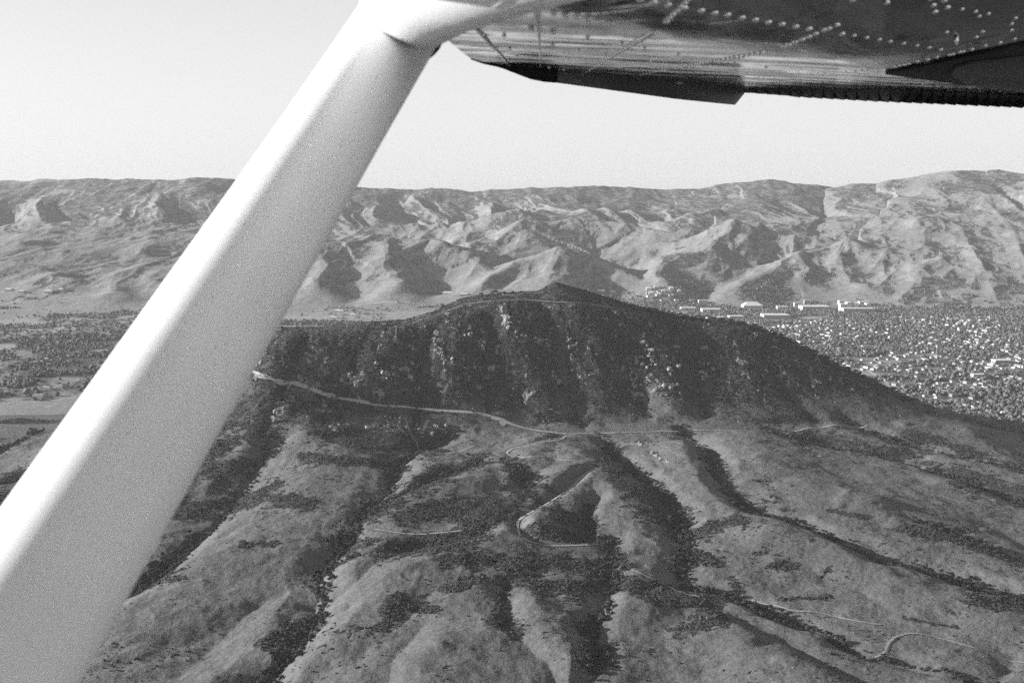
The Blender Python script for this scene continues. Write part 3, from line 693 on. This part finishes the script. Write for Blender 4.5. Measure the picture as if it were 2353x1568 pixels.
sr = np.concatenate([sr, sr2]); scatter('stones', [(a[1], a[2]) for a in rp[:3]], sr, np.concatenate([.7 + 1.6*rng.random(len(sr)-len(sr2))**2, .4+.7*rng.random(len(sr2))]), rng.random(len(sr))*6.28, [m_rock], kind='stuff')

# ------------------------------------------------------------------ town: houses, trees, larger buildings
M_wall = rand_mat('painted_house_walls', .2, .5, .8); M_roof = rand_mat('house_roofing', .07, .36, .8)
m_white = rand_mat('pale_building_walls', .3, .7, .8)
m_win, n_, b_ = mat('window_glass_bands', .2, .5); n_.links.new(ramp(n_, noise(n_, .5, 2), .3, .7, .06, .14), b_.inputs['Base Color'])
m_broof, n_, b_ = mat('flat_roofing', .85, .2); n_.links.new(ramp(n_, noise(n_, .15, 3), .3, .7, .45, .7), b_.inputs['Base Color'])
def boxv(x0, x1, y0, y1, z0, z1):
    v = [(x, y, z) for z in (z0, z1) for x, y in ((x0, y0), (x1, y0), (x1, y1), (x0, y1))]
    return v, [[0, 3, 2, 1], [4, 5, 6, 7], [0, 1, 5, 4], [1, 2, 6, 5], [2, 3, 7, 6], [3, 0, 4, 7]]
def house_arr(w, d, h, rh, hip):
    v, f = boxv(-w/2, w/2, -d/2, d/2, -2, h); e = .5; i = (w*.3 if hip else -0.0)
    a, b2 = -w/2-e, w/2+e; c, d2 = -d/2-e, d/2+e
    rv = [(a, c, h), (b2, c, h), (b2, d2, h), (a, d2, h), (a+i, 0, h+rh), (b2-i, 0, h+rh)]
    rf = [[0, 1, 5, 4], [2, 3, 4, 5], [3, 0, 4, 4], [1, 2, 5, 5], [0, 3, 2, 1]]
    return v, f, rv, rf
def tri(fs):
    o = []
    for f in fs:
        f = [a for k, a in enumerate(f) if k == 0 or a != f[k-1]]
        for k in range(1, len(f)-1): o.append([f[0], f[k], f[k+1]])
    return o
HT = [house_arr(16, 10, 3.4, 2.2, 1), house_arr(14, 9, 3.2, 2.6, 0), house_arr(20, 11, 5.8, 2.4, 1), house_arr(12, 9, 5.6, 2.2, 0), house_arr(28, 13, 5, 1.5, 1)]
hproto, harr = [], []
for v, f, rv, rf in HT:
    tw, tr = tri(f), tri(rf)
    w_ = nmesh('wall', v, np.array(tw), [M_wall]); r_ = nmesh('roof', rv, np.array(tr), [M_roof])
    hproto.append((w_, r_))
    harr.append((np.array(v + rv), np.array(tw + (np.array(tr)+len(v)).tolist()), np.array([0]*len(tw) + [1]*len(tr))))
HP, HA = [], []
def street_grid(mask_fn, ang, sx, sy, x0, x1, y0, y1, keep):
    ca, sa = math.cos(ang), math.sin(ang); L = 6000
    a = np.arange(-L, L, sx); b2 = np.arange(-L, L, sy); A_, B_ = np.meshgrid(a, b2)
    A_ = A_ + rng.normal(0, 5, A_.shape); B_ = B_ + rng.normal(0, 6, B_.shape) + np.where((np.round(A_/sx).astype(int) % 2) == 0, 9, -9)
    x = A_*ca - B_*sa; y = A_*sa + B_*ca + 4500; m = (x > x0) & (x < x1) & (y > y0) & (y < y1); x, y = x[m], y[m]
    z = hgt(x, y); u, v = proj(x, y, z); m = mask_fn(u, v, x, y) & (rng.random(len(x)) < keep) & (z < 160)
    HP.append(np.column_stack([x, y, z])[m]); HA.append(np.where(rng.random(m.sum()) < .5, ang, ang + pi/2))
cluster = lambda x, y, t: fbm(x/230+5, y/230, 3) > t
street_grid(lambda u, v, x, y: inpoly(u, v, [(1640,745),(1900,735),(2100,712),(2460,700),(2460,1000),(2100,960),(1950,900)]) & (y > 2950) & (y < 5600) & cluster(x, y, -.22), .35, 26, 50, 0, 3200, 2900, 5700, .5)
street_grid(lambda u, v, x, y: inpoly(u, v, [(-80,730),(180,722),(330,725),(360,760),(260,900),(80,920),(-80,900)]) & cluster(x, y, .12), -.2, 26, 60, -3200, -800, 2900, 5600, .5)
street_grid(lambda u, v, x, y: inpoly(u, v, [(150,735),(350,732),(340,760),(150,765)]), -.1, 24, 60, -3200, -800, 2900, 5600, .6)
street_grid(lambda u, v, x, y: inpoly(u, v, [(745,698),(870,706),(900,735),(740,730)]) | inpoly(u, v, [(610,762),(690,768),(650,790),(600,785)]), .1, 34, 70, -2000, 0, 3000, 6200, .5)
street_grid(lambda u, v, x, y: inpoly(u, v, [(1465,672),(1560,668),(1620,690),(1600,708),(1500,700)]), .3, 26, 60, 0, 2500, 5000, 6800, .6)
HP = np.concatenate(HP); HA = np.concatenate(HA)
m = nolive[0, 0]
hu, hv = proj(*HP.T)
hh = (hu < 1060 - .5616*hv) & (hu > 840 - .712*hv)
peakv = np.interp(hu, spx[:, 0], spx[:, 1])
vis = (hu > 0) & (hu < 2352) & ~hh & ~((hv > peakv + 4) & (hu > 640))
o_ = np.argsort(np.where(vis, 0, 1e6) + np.hypot(HP[:, 0], HP[:, 1]))
HP, HA, hu, hv = HP[o_], HA[o_], hu[o_], hv[o_]
styles = ['hip-roofed', 'gabled', 'two-storey', 'narrow', 'wide']
for n in range(min(300, len(HP))):
    k = int(rng.choice(5, p=[.32, .3, .14, .12, .12])); x, y, z = HP[n]
    h = link('house', None, loc=(x, y, z), rot=(0, 0, float(HA[n])), scale=float(.9 + .3*rng.random()))
    area_ = 'left of the strut' if hu[n] < 600 else 'beyond the left shoulder of the peak' if hu[n] < 1500 else ('in near' if hv[n] > 890 else 'in mid' if hv[n] > 820 else 'in far') + (' town at the right edge' if hu[n] > 2230 else ' town, centre part' if hu[n] > 2080 else ' town close behind the peak')
    h['label'] = f"{styles[k]} house {area_}"; h['category'] = 'house'; h['group'] = 'houses ' + area_
    link('wall', hproto[k][0], h); link('roof', hproto[k][1], h)
rest = HP[300:]
scatter('distant_houses', harr, rest, .95 + .35*rng.random(len(rest)), HA[300:], [M_wall, M_roof], kind='stuff')
# town trees
def tcrown(seed, sub):
    r = np.random.default_rng(seed); b_ = I1 if sub else I0
    return b_[0]*(.65 + .6*r.random((len(b_[0]), 1)))*[1, 1, .95] + [0, 0, .7], b_[1]
tc = [tcrown(i, 1) for i in range(5)]; tc0 = [tcrown(i+9, 0) for i in range(5)]
inx = (U > -90) & (U < 2440) & (np.abs(azd) < 26) & ~nolive
d1 = sample((tR | tL)*inx*(RR < 4600)*(.04 + sstep(-.15, .35, f2 + .5*f1)), 9000); d2_ = sample(((tR | tL)*(.5 + sstep(-.3, .3, f2)) + (.05 + 1.5*sstep(.12, .3, fbm(X/700+3, Y/170, 3)))*valley*(U < 1500)*sstep(6800, 5600, Y) + .25*valley*(U > 1380))*inx*(RR >= 4600), 10500)
dl = sample(np.where((RR > 2700) & (RR < 3400) & (np.abs(azd) < 26) & (Z < 100) & (U > 1900), 1.0, 0), 1800)
scatter('town_trees', tc, np.concatenate([d1, dl]), 2.2 + 5.5*rng.random(len(d1)+len(dl))**2.2, rng.random(len(d1)+len(dl))*6.28, [M_town_leaf], kind='stuff')
scatter('valley_trees', tc0, d2_, 3.2 + 4.5*rng.random(len(d2_))**1.6, rng.random(len(d2_))*6.28, [M_town_leaf], kind='stuff')
fw = sample(np.where((RR > 5500) & infr & (RR < 7800), sstep(.4, .8, veg)*sstep(150, 0, HG) + 1.2*sstep(60, 0, HG)*sstep(.0, .25, fbm(X/260, Y/500, 3))*(U > 1380), 0) + 1e-9*infr, 6500)
scatter('foothill_trees', tc0, fw, 3 + 3.5*rng.random(len(fw)), rng.random(len(fw))*6.28, [M_town_leaf], kind='stuff')

def add_block(bl, x0, x1, y0, y1, h):
    V_, F_ = boxv(x0, x1, y0, y1, -3, h); bl['w'].append((V_, F_)); V_, F_ = boxv(x0-.6, x1+.6, y0-.6, y1+.6, h + .01, h+.7); bl['r'].append((V_, F_))
    nf = max(1, int(h // 3.8))
    for s in range(nf):
        z = 1.2 + s*3.8; bl['g'].append(boxv(x0 + .8, x1 - .8, y0-.15, y0+.1, z, z+1.5))
def joinm(name, L, m):
    V_, F_ = [], []
    for v, f in L: k = len(V_); V_ += v; F_ += [[i+k for i in g] for g in f]
    return nmesh(name, V_, F_, [m])
def building(u, v, wpx, hpx, label, kind='flat', name='campus_building', group='large buildings at the foot of the hills', depth=None, rot=0):
    v = v + ((u*7) % 11 - 5)*.9; x, y = drop([(u, v)], hgt, 3300, 7200)[0]; z = float(hgt(x, y)); L = wpx*.85*y/F; H = hpx*y/F; dpt = depth or L*.7
    t = link(name, None, loc=(x, y, z), rot=(0, 0, rot)); t['label'] = label; t['category'] = 'building'; t['group'] = group
    bl = {'w': [], 'r': [], 'g': []}
    if kind == 'flat': add_block(bl, -L/2, L/2, -dpt/2, dpt/2, H)
    elif kind == 'stepped':
        add_block(bl, -L/2, L/2, -dpt/2, dpt*.1, H*.5)
        for i, (a, b2, hh_) in enumerate(((-.48, -.3, .9), (-.27, -.12, 1.1), (-.05, .12, 1.0), (.16, .3, .8), (.36, .48, .95))): add_block(bl, a*L, b2*L, dpt*.12, dpt*.5, H*hh_)
    elif kind == 'gable':
        V_, F_ = boxv(-L/2, L/2, -dpt/2, dpt/2, -3, H*.45); bl['w'].append((V_, F_)); h = H*.45 + .05; rh = H*.55
        bl['r'].append(([(-L/2-1, -dpt/2-1, h), (L/2+1, -dpt/2-1, h), (L/2+1, dpt/2+1, h), (-L/2-1, dpt/2+1, h), (-L*.25, 0, h+rh), (L*.25, 0, h+rh)], [[0, 1, 5, 4], [2, 3, 4, 5], [3, 0, 4], [1, 2, 5], [0, 3, 2, 1]]))
        bl['g'].append(boxv(-L*.42, L*.42, -dpt/2-.15, -dpt/2+.1, h*.45, h*.7))
    link('wall', joinm('wall', bl['w'], m_white), t); link('roof', joinm('roof', bl['r'], m_broof), t); [link('window_band', joinm('window_band', [g_], m_win), t) for g_ in bl['g']]
BL = [(1642,732,46,9,'long white flat-roofed hall nearest the peak ridge','flat'),(1727,712,52,15,'large white gym with a low pitched roof','gable'),(1568,724,22,10,'white flat building just above the ridge','flat'),(1580,712,40,6,'long low pale building','flat'),
 (1613,696,22,7,'small white building above the long low one','flat'),(1632,714,50,6,'dark-windowed long building left of the gym','flat'),(1690,731,40,6,'low white building right of the nearest hall','flat'),(1780,728,70,9,'long pale grey building right of the gym','flat'),
 (1796,706,28,7,'pale building above the long grey one','flat'),(1830,702,16,8,'small square block beside the trees','flat'),(1853,700,16,8,'tall pale block left of the big complex','flat'),(1870,716,74,9,'long many-windowed building left of the big complex','flat'),
 (1966,720,84,20,'big white stepped complex of several towers','stepped'),(1935,698,22,7,'white block behind the big complex','flat'),(1985,704,30,9,'white slab behind the stepped complex','flat'),(2020,716,14,10,'white end block right of the big complex','flat'),
 (2300,832,44,8,'wide white flat building at the right','flat'),(2245,866,30,9,'pale flat building in the near part of town','flat')]
for b3 in BL: building(*b3)
for i, (u, v, w) in enumerate([(1490,668,14),(1507,666,12),(1524,667,12),(1542,666,12),(1560,668,10),(1496,680,14),(1514,678,12)]):
    building(u, v, w, 7, f"{['leftmost','second','third','fourth','rightmost'][i] if i < 5 else ['left','right'][i-5]} white apartment block in the {'upper' if i < 5 else 'lower'} row on the foothill", 'gable', 'apartment_building', 'apartment blocks on the foothill')
for u, v, w, l in [(780,716,26,'white shed in the valley cluster left of the peak'),(812,722,18,'small pale shed right of the white one'),(768,728,22,'low pale shed in front of the cluster'),(1380,672,20,'pale low building behind the summit right'),(1408,676,16,'small building right of the summit'),
                   (1030,674,30,'long white shed above the left shoulder'),(1066,678,22,'long shed nearest the summit on its left'),(20,664,20,'white building at the far left edge'),(50,667,16,'second white building from the left edge'),(112,672,22,'bright white building left of the strut'),
                   (140,670,14,'small pale building beside the bright one'),(640,776,18,'white shed close to the strut')]:
    building(u, v, w, 5, l, 'gable', 'shed', 'sheds scattered over the valley')

# ------------------------------------------------------------------ the aeroplane this is seen from: strut, fairing, wing
m_paint, n_, b_ = mat('white_aircraft_paint', .5, .4); n_.links.new(ramp(n_, noise(n_, 6, 4), .3, .7, .84, .88), b_.inputs['Base Color'])
m_gap, n_, b_ = mat('dark_seam', .6, .3); n_.links.new(ramp(n_, noise(n_, 20, 2), .3, .7, .02, .04), b_.inputs['Base Color'])
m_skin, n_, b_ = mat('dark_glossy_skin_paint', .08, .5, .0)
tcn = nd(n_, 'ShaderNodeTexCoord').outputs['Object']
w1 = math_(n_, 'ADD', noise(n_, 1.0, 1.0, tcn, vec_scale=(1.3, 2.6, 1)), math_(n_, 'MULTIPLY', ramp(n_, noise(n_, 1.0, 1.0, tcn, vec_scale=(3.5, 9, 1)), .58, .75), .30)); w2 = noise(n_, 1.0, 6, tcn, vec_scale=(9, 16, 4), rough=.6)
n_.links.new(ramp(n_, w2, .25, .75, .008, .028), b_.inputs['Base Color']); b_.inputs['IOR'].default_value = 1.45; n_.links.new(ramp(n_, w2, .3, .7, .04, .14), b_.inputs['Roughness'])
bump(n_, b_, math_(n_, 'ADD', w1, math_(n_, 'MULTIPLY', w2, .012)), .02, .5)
m_dark, n_, b_ = mat('painted_wing_shade', .7, .2); n_.links.new(ramp(n_, noise(n_, 8, 4), .3, .7, .015, .03), b_.inputs['Base Color'])  # near-black stands in for shade on the wingtip and in the flap well
m_riv, n_, b_ = mat('bright_rivet_heads', .16, .6, .97); n_.links.new(ramp(n_, noise(n_, 300, 2), .3, .7, .85, .95), b_.inputs['Base Color'])
plane = link('aeroplane', None, loc=(0, 0, CAMZ)); plane['label'] = 'light high-wing aeroplane seen from its cabin, white strut and riveted wing underside'; plane['category'] = 'aeroplane'
def pt(u, v, depth):                               # in aeroplane space
    return ray(u, v)*depth
AX = np.array([708.0, 0, 0])/1.0
AX = 708*np.array([1, 0, 0]) + 2251*np.array([0, sp, cp]) + 2800*np.array([0, cp, -sp]); AX = AX/np.linalg.norm(AX)   # the way the strut runs
def loft(name, secs, m, parent, n=36, axis=None):
    """secs: (left u,v,depth), (right u,v,depth), thickness -> elliptical sections"""
    vs_ = []
    for L_, R_, th in secs:
        a = pt(*L_); b2 = pt(*R_); c = (a+b2)/2; h = (b2-a)/2
        d = c/np.linalg.norm(c) if axis is None else np.cross(axis, h); d = d/np.linalg.norm(d)
        if d @ c < 0: d = -d
        for j in range(n):
            t = 2*pi*j/n; vs_.append(c + h*math.cos(t) + d*th*math.sin(t))
    k = len(secs); f = [[i*n+j, i*n+(j+1) % n, (i+1)*n+(j+1) % n, (i+1)*n+j] for i in range(k-1) for j in range(n)]
    f += [list(range(n))[::-1], [(k-1)*n+j for j in range(n)]]
    return link(name, nmesh(name, vs_, f, [m], smooth=True), parent)
le = lambda v: 840 - .712*v
re = lambda v: 1060.6 - .5616*v
secs = []
for v in np.linspace(50, 2300, 40):
    d0 = 1/(1/2.3 + (v-50)*(1/1.2 - 1/2.3)/1300); o_v = 31 + min(40, (v-50)*.12)
    secs.append(((le(v-o_v), v-o_v, d0), (re(v+o_v), v+o_v, d0), .070))
loft('strut', secs, m_paint, plane, axis=AX)
# fairing where the strut meets the wing
fl_ = [((823,17),(1019,82)),((828,-5),(1046,58)),((835,-35),(1081,41)),((850,-80),(1119,27)),((870,-130),(1177,14)),((900,-190),(1228,4)),((950,-260),(1330,-22)),((1000,-330),(1440,-50))]
HW = .20
def fd(u, v): k = (325 + .026*(u-1240) - v)/F; return min(2.29, HW/k*1.0 - .03)
fair = loft('strut_fairing', [(a_ + (min(fd(*b_) + .02, 2.29),), b_ + (fd(*b_),), .066 + .001*i) for i, (a_, b_) in enumerate(fl_)], m_paint, plane, axis=AX)
loft('seam', [((825,27,2.285),(1012,92,2.27),.080),((821,20,2.285),(1021,84,2.27),.083)], m_gap, fair, axis=AX)

# wing underside: a plane .2 m above the eye whose far edge nears the horizon
VL = lambda u: 325 + .026*(u-1240)
HW = .20
# plane normal from three points
crease = lambda u: np.interp(u, [900,1240,1560,1836,2031,2400,2900], [-60,18,89,124,161,200,230])
A2, A1 = .018, .12                                 # rear panel rises away from the eye, front panel curves up to the nose
def wdepth(u, v):
    u = np.asarray(u, float); v = np.asarray(v, float)
    k = (VL(u) - v)/F; kc = (VL(u) - crease(u))/F; dc = HW/kc
    rear = (HW - A2*dc)/np.maximum(k - A2, .012)
    d = HW/np.maximum(k, .01)
    for _ in range(40): d = .5*d + .5*(HW + A1*np.maximum(dc-d, 0)**2)/np.maximum(k, .01)
    return np.where(v > crease(u), rear, d)
bb = [(1000,70),(1022,87),(1046,108),(1081,135),(1108,144),(1190,153),(1278,166),(1409,180),(1560,191),(1712,204),(1863,206),(2065,209),(2200,215),(2352,222),(2900,250)]
bbu = np.array([p[0] for p in bb]); bbv = np.array([p[1] for p in bb])
def wing_pt(u, v, off=0.0):
    p = ray(u, v)*np.asarray(wdepth(u, v))[..., None]; p[..., 2] += off
    return p
WELL = [(2028,163),(2200,128),(2352,100),(2600,60),(2600,235),(2352,205),(2220,191),(2110,175)]
us = np.concatenate([np.linspace(1000, 1300, 60), np.linspace(1303, 2900, 260)]); nt_ = 90
Gp, fl = [], []
for u in us:
    vb = np.interp(u, bbu, bbv); t = np.linspace(0, 1, nt_)**1.3
    vv_ = vb + (-420 - vb)*t; Gp.append(np.stack([np.full(nt_, u), vv_], -1))
Gp = np.array(Gp); wu, wv = Gp[..., 0], Gp[..., 1]
WP = wing_pt(wu, wv)
inside = inpoly(wu, wv, WELL)
ids = np.arange(wu.size).reshape(wu.shape)
qq = np.stack([ids[:-1, :-1], ids[1:, :-1], ids[1:, 1:], ids[:-1, 1:]], -1)
qq = qq.reshape(-1, 4)
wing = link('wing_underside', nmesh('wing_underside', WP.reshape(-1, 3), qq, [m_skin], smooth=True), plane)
# upper skin gives the wing its thickness
TP = WP.reshape(wu.shape + (3,)).copy(); tt = np.linspace(0, 1, nt_)[None, :]; TP[..., 2] += .02 + .14*np.sin(np.clip(tt*2.2, 0, pi))
qa = np.stack([ids[:-1, :-1], ids[1:, :-1], ids[1:, 1:], ids[:-1, 1:]], -1).reshape(-1, 4)
n0 = wu.size; rimb = np.stack([ids[:-1, 0], ids[1:, 0], ids[1:, 0] + n0, ids[:-1, 0] + n0], -1); riml = np.stack([ids[0, :-1], ids[0, 1:], ids[0, 1:] + n0, ids[0, :-1] + n0], -1)
link('wing_top', nmesh('wing_top', np.concatenate([WP.reshape(-1, 3) + [0, 0, .001], TP.reshape(-1, 3)]), np.concatenate([qa + n0, rimb, riml]), [m_paint], smooth=True), plane)
# flap in its well
def strip(name, top, bot, m, parent, th=.012, doff=(0, 0)):
    """a plate between two picture polylines hung at the wing's own distance"""
    a = [pt(u, v, float(wdepth(u, v0))*1.0 + doff[0]) for u, v, v0 in top]; b2 = [pt(u, v, float(wdepth(u, v0)) + doff[1]) for u, v, v0 in bot]
    n = len(a); back = np.array([0, th, .0])
    V_ = a + b2 + [p + back for p in a] + [p + back for p in b2]
    f = []
    for i in range(n-1):
        f += [[i, i+1, n+i+1, n+i], [2*n+i, 3*n+i, 3*n+i+1, 2*n+i+1], [i, 2*n+i, 2*n+i+1, i+1], [n+i, n+i+1, 3*n+i+1, 3*n+i]]
    f += [[0, n, 3*n, 2*n], [n-1, 3*n-1, 4*n-1, 2*n-1][:0] or [n-1, 3*n-1, 4*n-1, 2*n-1]]
    return link(name, nmesh(name, V_, f, [m]), parent)
def topline(u): return float(np.interp(u, bbu, bbv))
tipu = np.linspace(1081, 1281.5, 14); botv = np.interp(tipu, [1081,1108,1150,1216,1250,1280], [136,146,155,181,188,190])
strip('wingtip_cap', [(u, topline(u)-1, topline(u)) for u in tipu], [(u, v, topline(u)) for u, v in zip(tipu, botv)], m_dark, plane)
alu = np.linspace(1280.5, 1711.5, 20)
botf = lambda u: np.interp(u, [1280,1560,1690,1711], [190,228,241,213])
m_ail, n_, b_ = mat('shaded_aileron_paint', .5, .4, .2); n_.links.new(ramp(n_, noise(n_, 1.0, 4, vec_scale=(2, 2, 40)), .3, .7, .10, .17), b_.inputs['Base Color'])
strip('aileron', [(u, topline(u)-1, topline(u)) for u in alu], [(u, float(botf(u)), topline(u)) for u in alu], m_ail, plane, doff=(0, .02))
# corrugated control surface: sawtooth lower edge
su_, sb = [], []
fu = np.arange(1712, 2900, 25.5); bt = []
tp = []
for i, u in enumerate(fu):
    base = np.interp(u, [1712,1820,2000,2352,2900], [213,221,231,246,268])
    tp += [(u, topline(u)-1, topline(u)), (u+24.5, topline(u+24.5)-1, topline(u+24.5))]
    bt += [(u, base, topline(u)), (u+24.5, base+1.0+2.4*(u > 1800), topline(u))]
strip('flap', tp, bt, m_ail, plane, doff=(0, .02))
# well: dark panel painted as a shaded recess, flap nose panel over it
def patch(name, top, bot, off, m, rows=10, th=.006):
    """a curved panel laid just below the skin between two picture polylines"""
    uu = np.linspace(top[0][0], top[-1][0], 48); tv = np.interp(uu, *zip(*top)); bv = np.interp(uu, *zip(*bot))
    t = np.linspace(0, 1, rows)[None]; U_ = np.repeat(uu[:, None], rows, 1); V_ = tv[:, None]*(1-t) + bv[:, None]*t
    p = wing_pt(U_, V_, off).reshape(-1, 3); n = len(p); g = np.arange(n).reshape(48, rows)
    q1 = np.stack([g[:-1, :-1], g[1:, :-1], g[1:, 1:], g[:-1, 1:]], -1).reshape(-1, 4)
    ring = np.concatenate([g[:, 0], g[-1, 1:], g[::-1, -1][1:], g[0, ::-1][1:-1]]); r2 = np.roll(ring, -1)
    return link(name, nmesh(name, np.concatenate([p, p + [0, 0, th]]), np.concatenate([q1, q1[:, ::-1] + n, np.stack([ring, r2, r2 + n, ring + n], -1)]), [m], smooth=False), plane)
patch('flap_well_shade', [(2034,163),(2100,152),(2200,130),(2352,98),(2480,70),(2640,36)], [(2034,166),(2080,173),(2140,181),(2220,192),(2352,206),(2480,214),(2640,232)], -.006, m_dark)
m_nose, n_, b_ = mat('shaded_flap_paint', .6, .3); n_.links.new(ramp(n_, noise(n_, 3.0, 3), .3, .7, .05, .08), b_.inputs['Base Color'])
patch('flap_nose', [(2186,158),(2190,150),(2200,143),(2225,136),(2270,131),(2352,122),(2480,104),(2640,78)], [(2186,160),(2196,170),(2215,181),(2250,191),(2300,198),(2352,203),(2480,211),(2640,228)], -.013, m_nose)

# rivets: domed heads in rows on the skin
Z1 = lambda L: [(751.8 + a*.3868, b*.3868) for a, b in L]
Z2 = lambda L: [(1560.6 + a*.3363, b*.3363) for a, b in L]
def lin(a, b, n, pw=1.0): return [(a[0]+(b[0]-a[0])*t, a[1]+(b[1]-a[1])*t) for t in np.linspace(0, 1, n)**pw]
rows = [
 Z1([(1183,42),(1347,75),(1414,90),(1485,100),(1551,112),(1619,125),(1684,137)]),
 Z1([(1858,-6),(1935,8),(2022,26),(2120,43),(2220,60),(2300,73)]) + Z2([(148,68),(240,85),(328,98),(427,116),(517,131),(606,148),(700,162),(795,178),(884,194),(1110,229),(1193,241),(1279,255),(1365,268),(1440,281),(1532,295),(1624,309),(1707,323),(1787,336)]),
 Z1([(2137,-8),(2117,15),(2097,37),(2073,60),(2050,83),(2031,104),(2013,124)] + lin((1935,192),(1605,390),24) + lin((1590,398),(1500,450),6)),
 Z2([(1075,167),(1022,190),(988,202),(930,227),(884,248),(837,267),(789,285),(746,302),(709,315),(590,353),(547,360),(510,368),(473,376),(437,383),(403,390),(371,395),(342,400),(311,407),(281,411),(247,415)] + lin((222,420),(0,462),13)) + Z1(lin((2010,415),(1860,445),9)),
 Z2([(2290,265),(2190,290),(2088,311),(1998,335),(1940,350),(1915,354),(1870,368),(1845,373),(1760,390),(1697,405),(1628,418),(1570,431),(1540,440),(1508,446),(1478,452)]),
 Z2([(1355,492),(1283,480),(1245,482),(1200,487),(1137,492),(1048,495),(996,499),(947,502),(897,505),(812,512),(768,515),(726,518),(690,521),(650,524),(612,525),(575,528),(540,532),(512,535),(480,538),(447,541),(400,545)]),
 Z2([(2295,122),(2268,162),(2268,205)]), Z2([(1715,-12),(1733,33),(1745,78)]), Z2([(1790,-16),(1810,0),(1829,48),(1930,62),(2022,78),(2047,110),(2110,92)]), Z2([(1415,14),(1180,-4)]), Z2([(2070,215),(2028,252),(1825,218)]),
 Z2([(1503,553),(1664,576),(1815,594),(1830,600),(2045,607),(2190,625)]), Z2([(812,494),(592,461),(374,428),(296,495),(566,588),(580,588)]),
 Z1([(1545,228),(1747,262),(1880,286),(1493,296),(1650,323),(1740,402),(1925,366),(1690,385),(1403,415),(2082,320),(1338,268),(1342,190),(1210,168),(1008,125),(1050,212),(1085,285),(1125,330),(1315,402)]),
 Z1([(1243,55),(1247,75),(1250,95),(1252,115),(1254,135),(1256,155),(1258,175)]),
]
def rivet_head(n=12):                              # steep sided domed head
    V_, F_ = [], []
    prof = [(1, .2), (1, -.35), (.93, -.62), (.72, -.82), (.4, -.93)]
    for r_, z_ in prof: V_ += [(r_*math.cos(2*pi*j/n), r_*math.sin(2*pi*j/n), z_) for j in range(n)]
    for i in range(len(prof)-1):
        for j in range(n): a_, b_ = i*n+j, i*n+(j+1) % n; F_ += [[a_, b_, b_+n], [a_, b_+n, a_+n]]
    V_.append((0, 0, -.96)); k = len(V_)-1; F_ += [[(len(prof)-1)*n+j, (len(prof)-1)*n+(j+1) % n, k] for j in range(n)]
    return np.array(V_, float), np.array(F_)
hv_, hf_ = rivet_head(); dome = hv_
RV = sorted([(float(wdepth(u, v)), u, v) for row in rows for u, v in row if u < 2400])
def rivet_geo(dd, u, v):
    r = .0060 if dd < 2.4 else .0046
    if v > 165: r = .003
    if dd > 3: r *= .8
    return np.array(dome)*[r, r, r*.9] + wing_pt(np.array(float(u)), np.array(float(v)))
for q_ in RV[:100]: link('rivet', nmesh('rivet', rivet_geo(*q_), hf_, [m_riv], smooth=True), wing)
gg = [rivet_geo(*q_) for q_ in RV[100:]]
rr_ = link('rivets', nmesh('rivets', np.concatenate(gg), np.concatenate([hf_ + i*len(hv_) for i in range(len(gg))]), [m_riv], smooth=True), wing, kind='stuff')
# raised lap seams near the tip and the drain fitting
def seam_strip(a, b2, w, nm):
    pa = wing_pt(np.array(float(a[0])), np.array(float(a[1])), -.003); pb = wing_pt(np.array(float(b2[0])), np.array(float(b2[1])), -.003)
    v, f = tube([pa, (pa+pb)/2, pb], [w, w, w], 8); link(nm, nmesh(nm, v, f, [m_riv], smooth=True), wing)
seam_strip((1237, 50), (1241, 152), .0022, 'lap_seam'); seam_strip((1076, 46), (1172, 150), .0022, 'lap_seam')
p = wing_pt(np.array(2197.), np.array(82.)); v, f = tube([p + [0, 0, .01], p - [0, 0, .008], p - [0, 0.004, .020]], [.005, .0045, .003], 12)
link('drain_tube', nmesh('drain_tube', v, f, [m_riv], smooth=True), wing)

# ------------------------------------------------------------------ haze
hv2, hf2 = boxv(-13600, 13600, -13600, 13600, float(Z.min()) - 4, float(Z.max()) + 30)
m_h = bpy.data.materials.new('haze'); m_h.use_nodes = True; n_ = m_h.node_tree; n_.nodes.clear()
pv = n_.nodes.new('ShaderNodeVolumePrincipled'); mo = n_.nodes.new('ShaderNodeOutputMaterial'); n_.links.new(pv.outputs[0], mo.inputs['Volume'])
pv.inputs['Color'].default_value = (.92, .92, .92, 1); pv.inputs['Density'].default_value = 1.6e-5
link('haze', nmesh('haze', hv2, hf2, [m_h]), kind='stuff')

# same-looking neighbours are told apart by their place in the group
ORD = ['leftmost', 'second from the left', 'third from the left', 'fourth from the left', 'fifth from the left', 'sixth from the left', 'seventh from the left', 'eighth from the left']
by = {}
for o in list(COL.objects):
    if o.parent is None and o.get('category') in ('tree', 'boulder', 'house'): by.setdefault(o['label'], []).append(o)
for lab, L_ in by.items():
    if 1 < len(L_) <= 8:
        L_.sort(key=lambda o: o.location.x/o.location.y)
        for i, o in enumerate(L_): o['label'] = lab + ', ' + (ORD[i] if i < len(L_)-1 else 'rightmost')
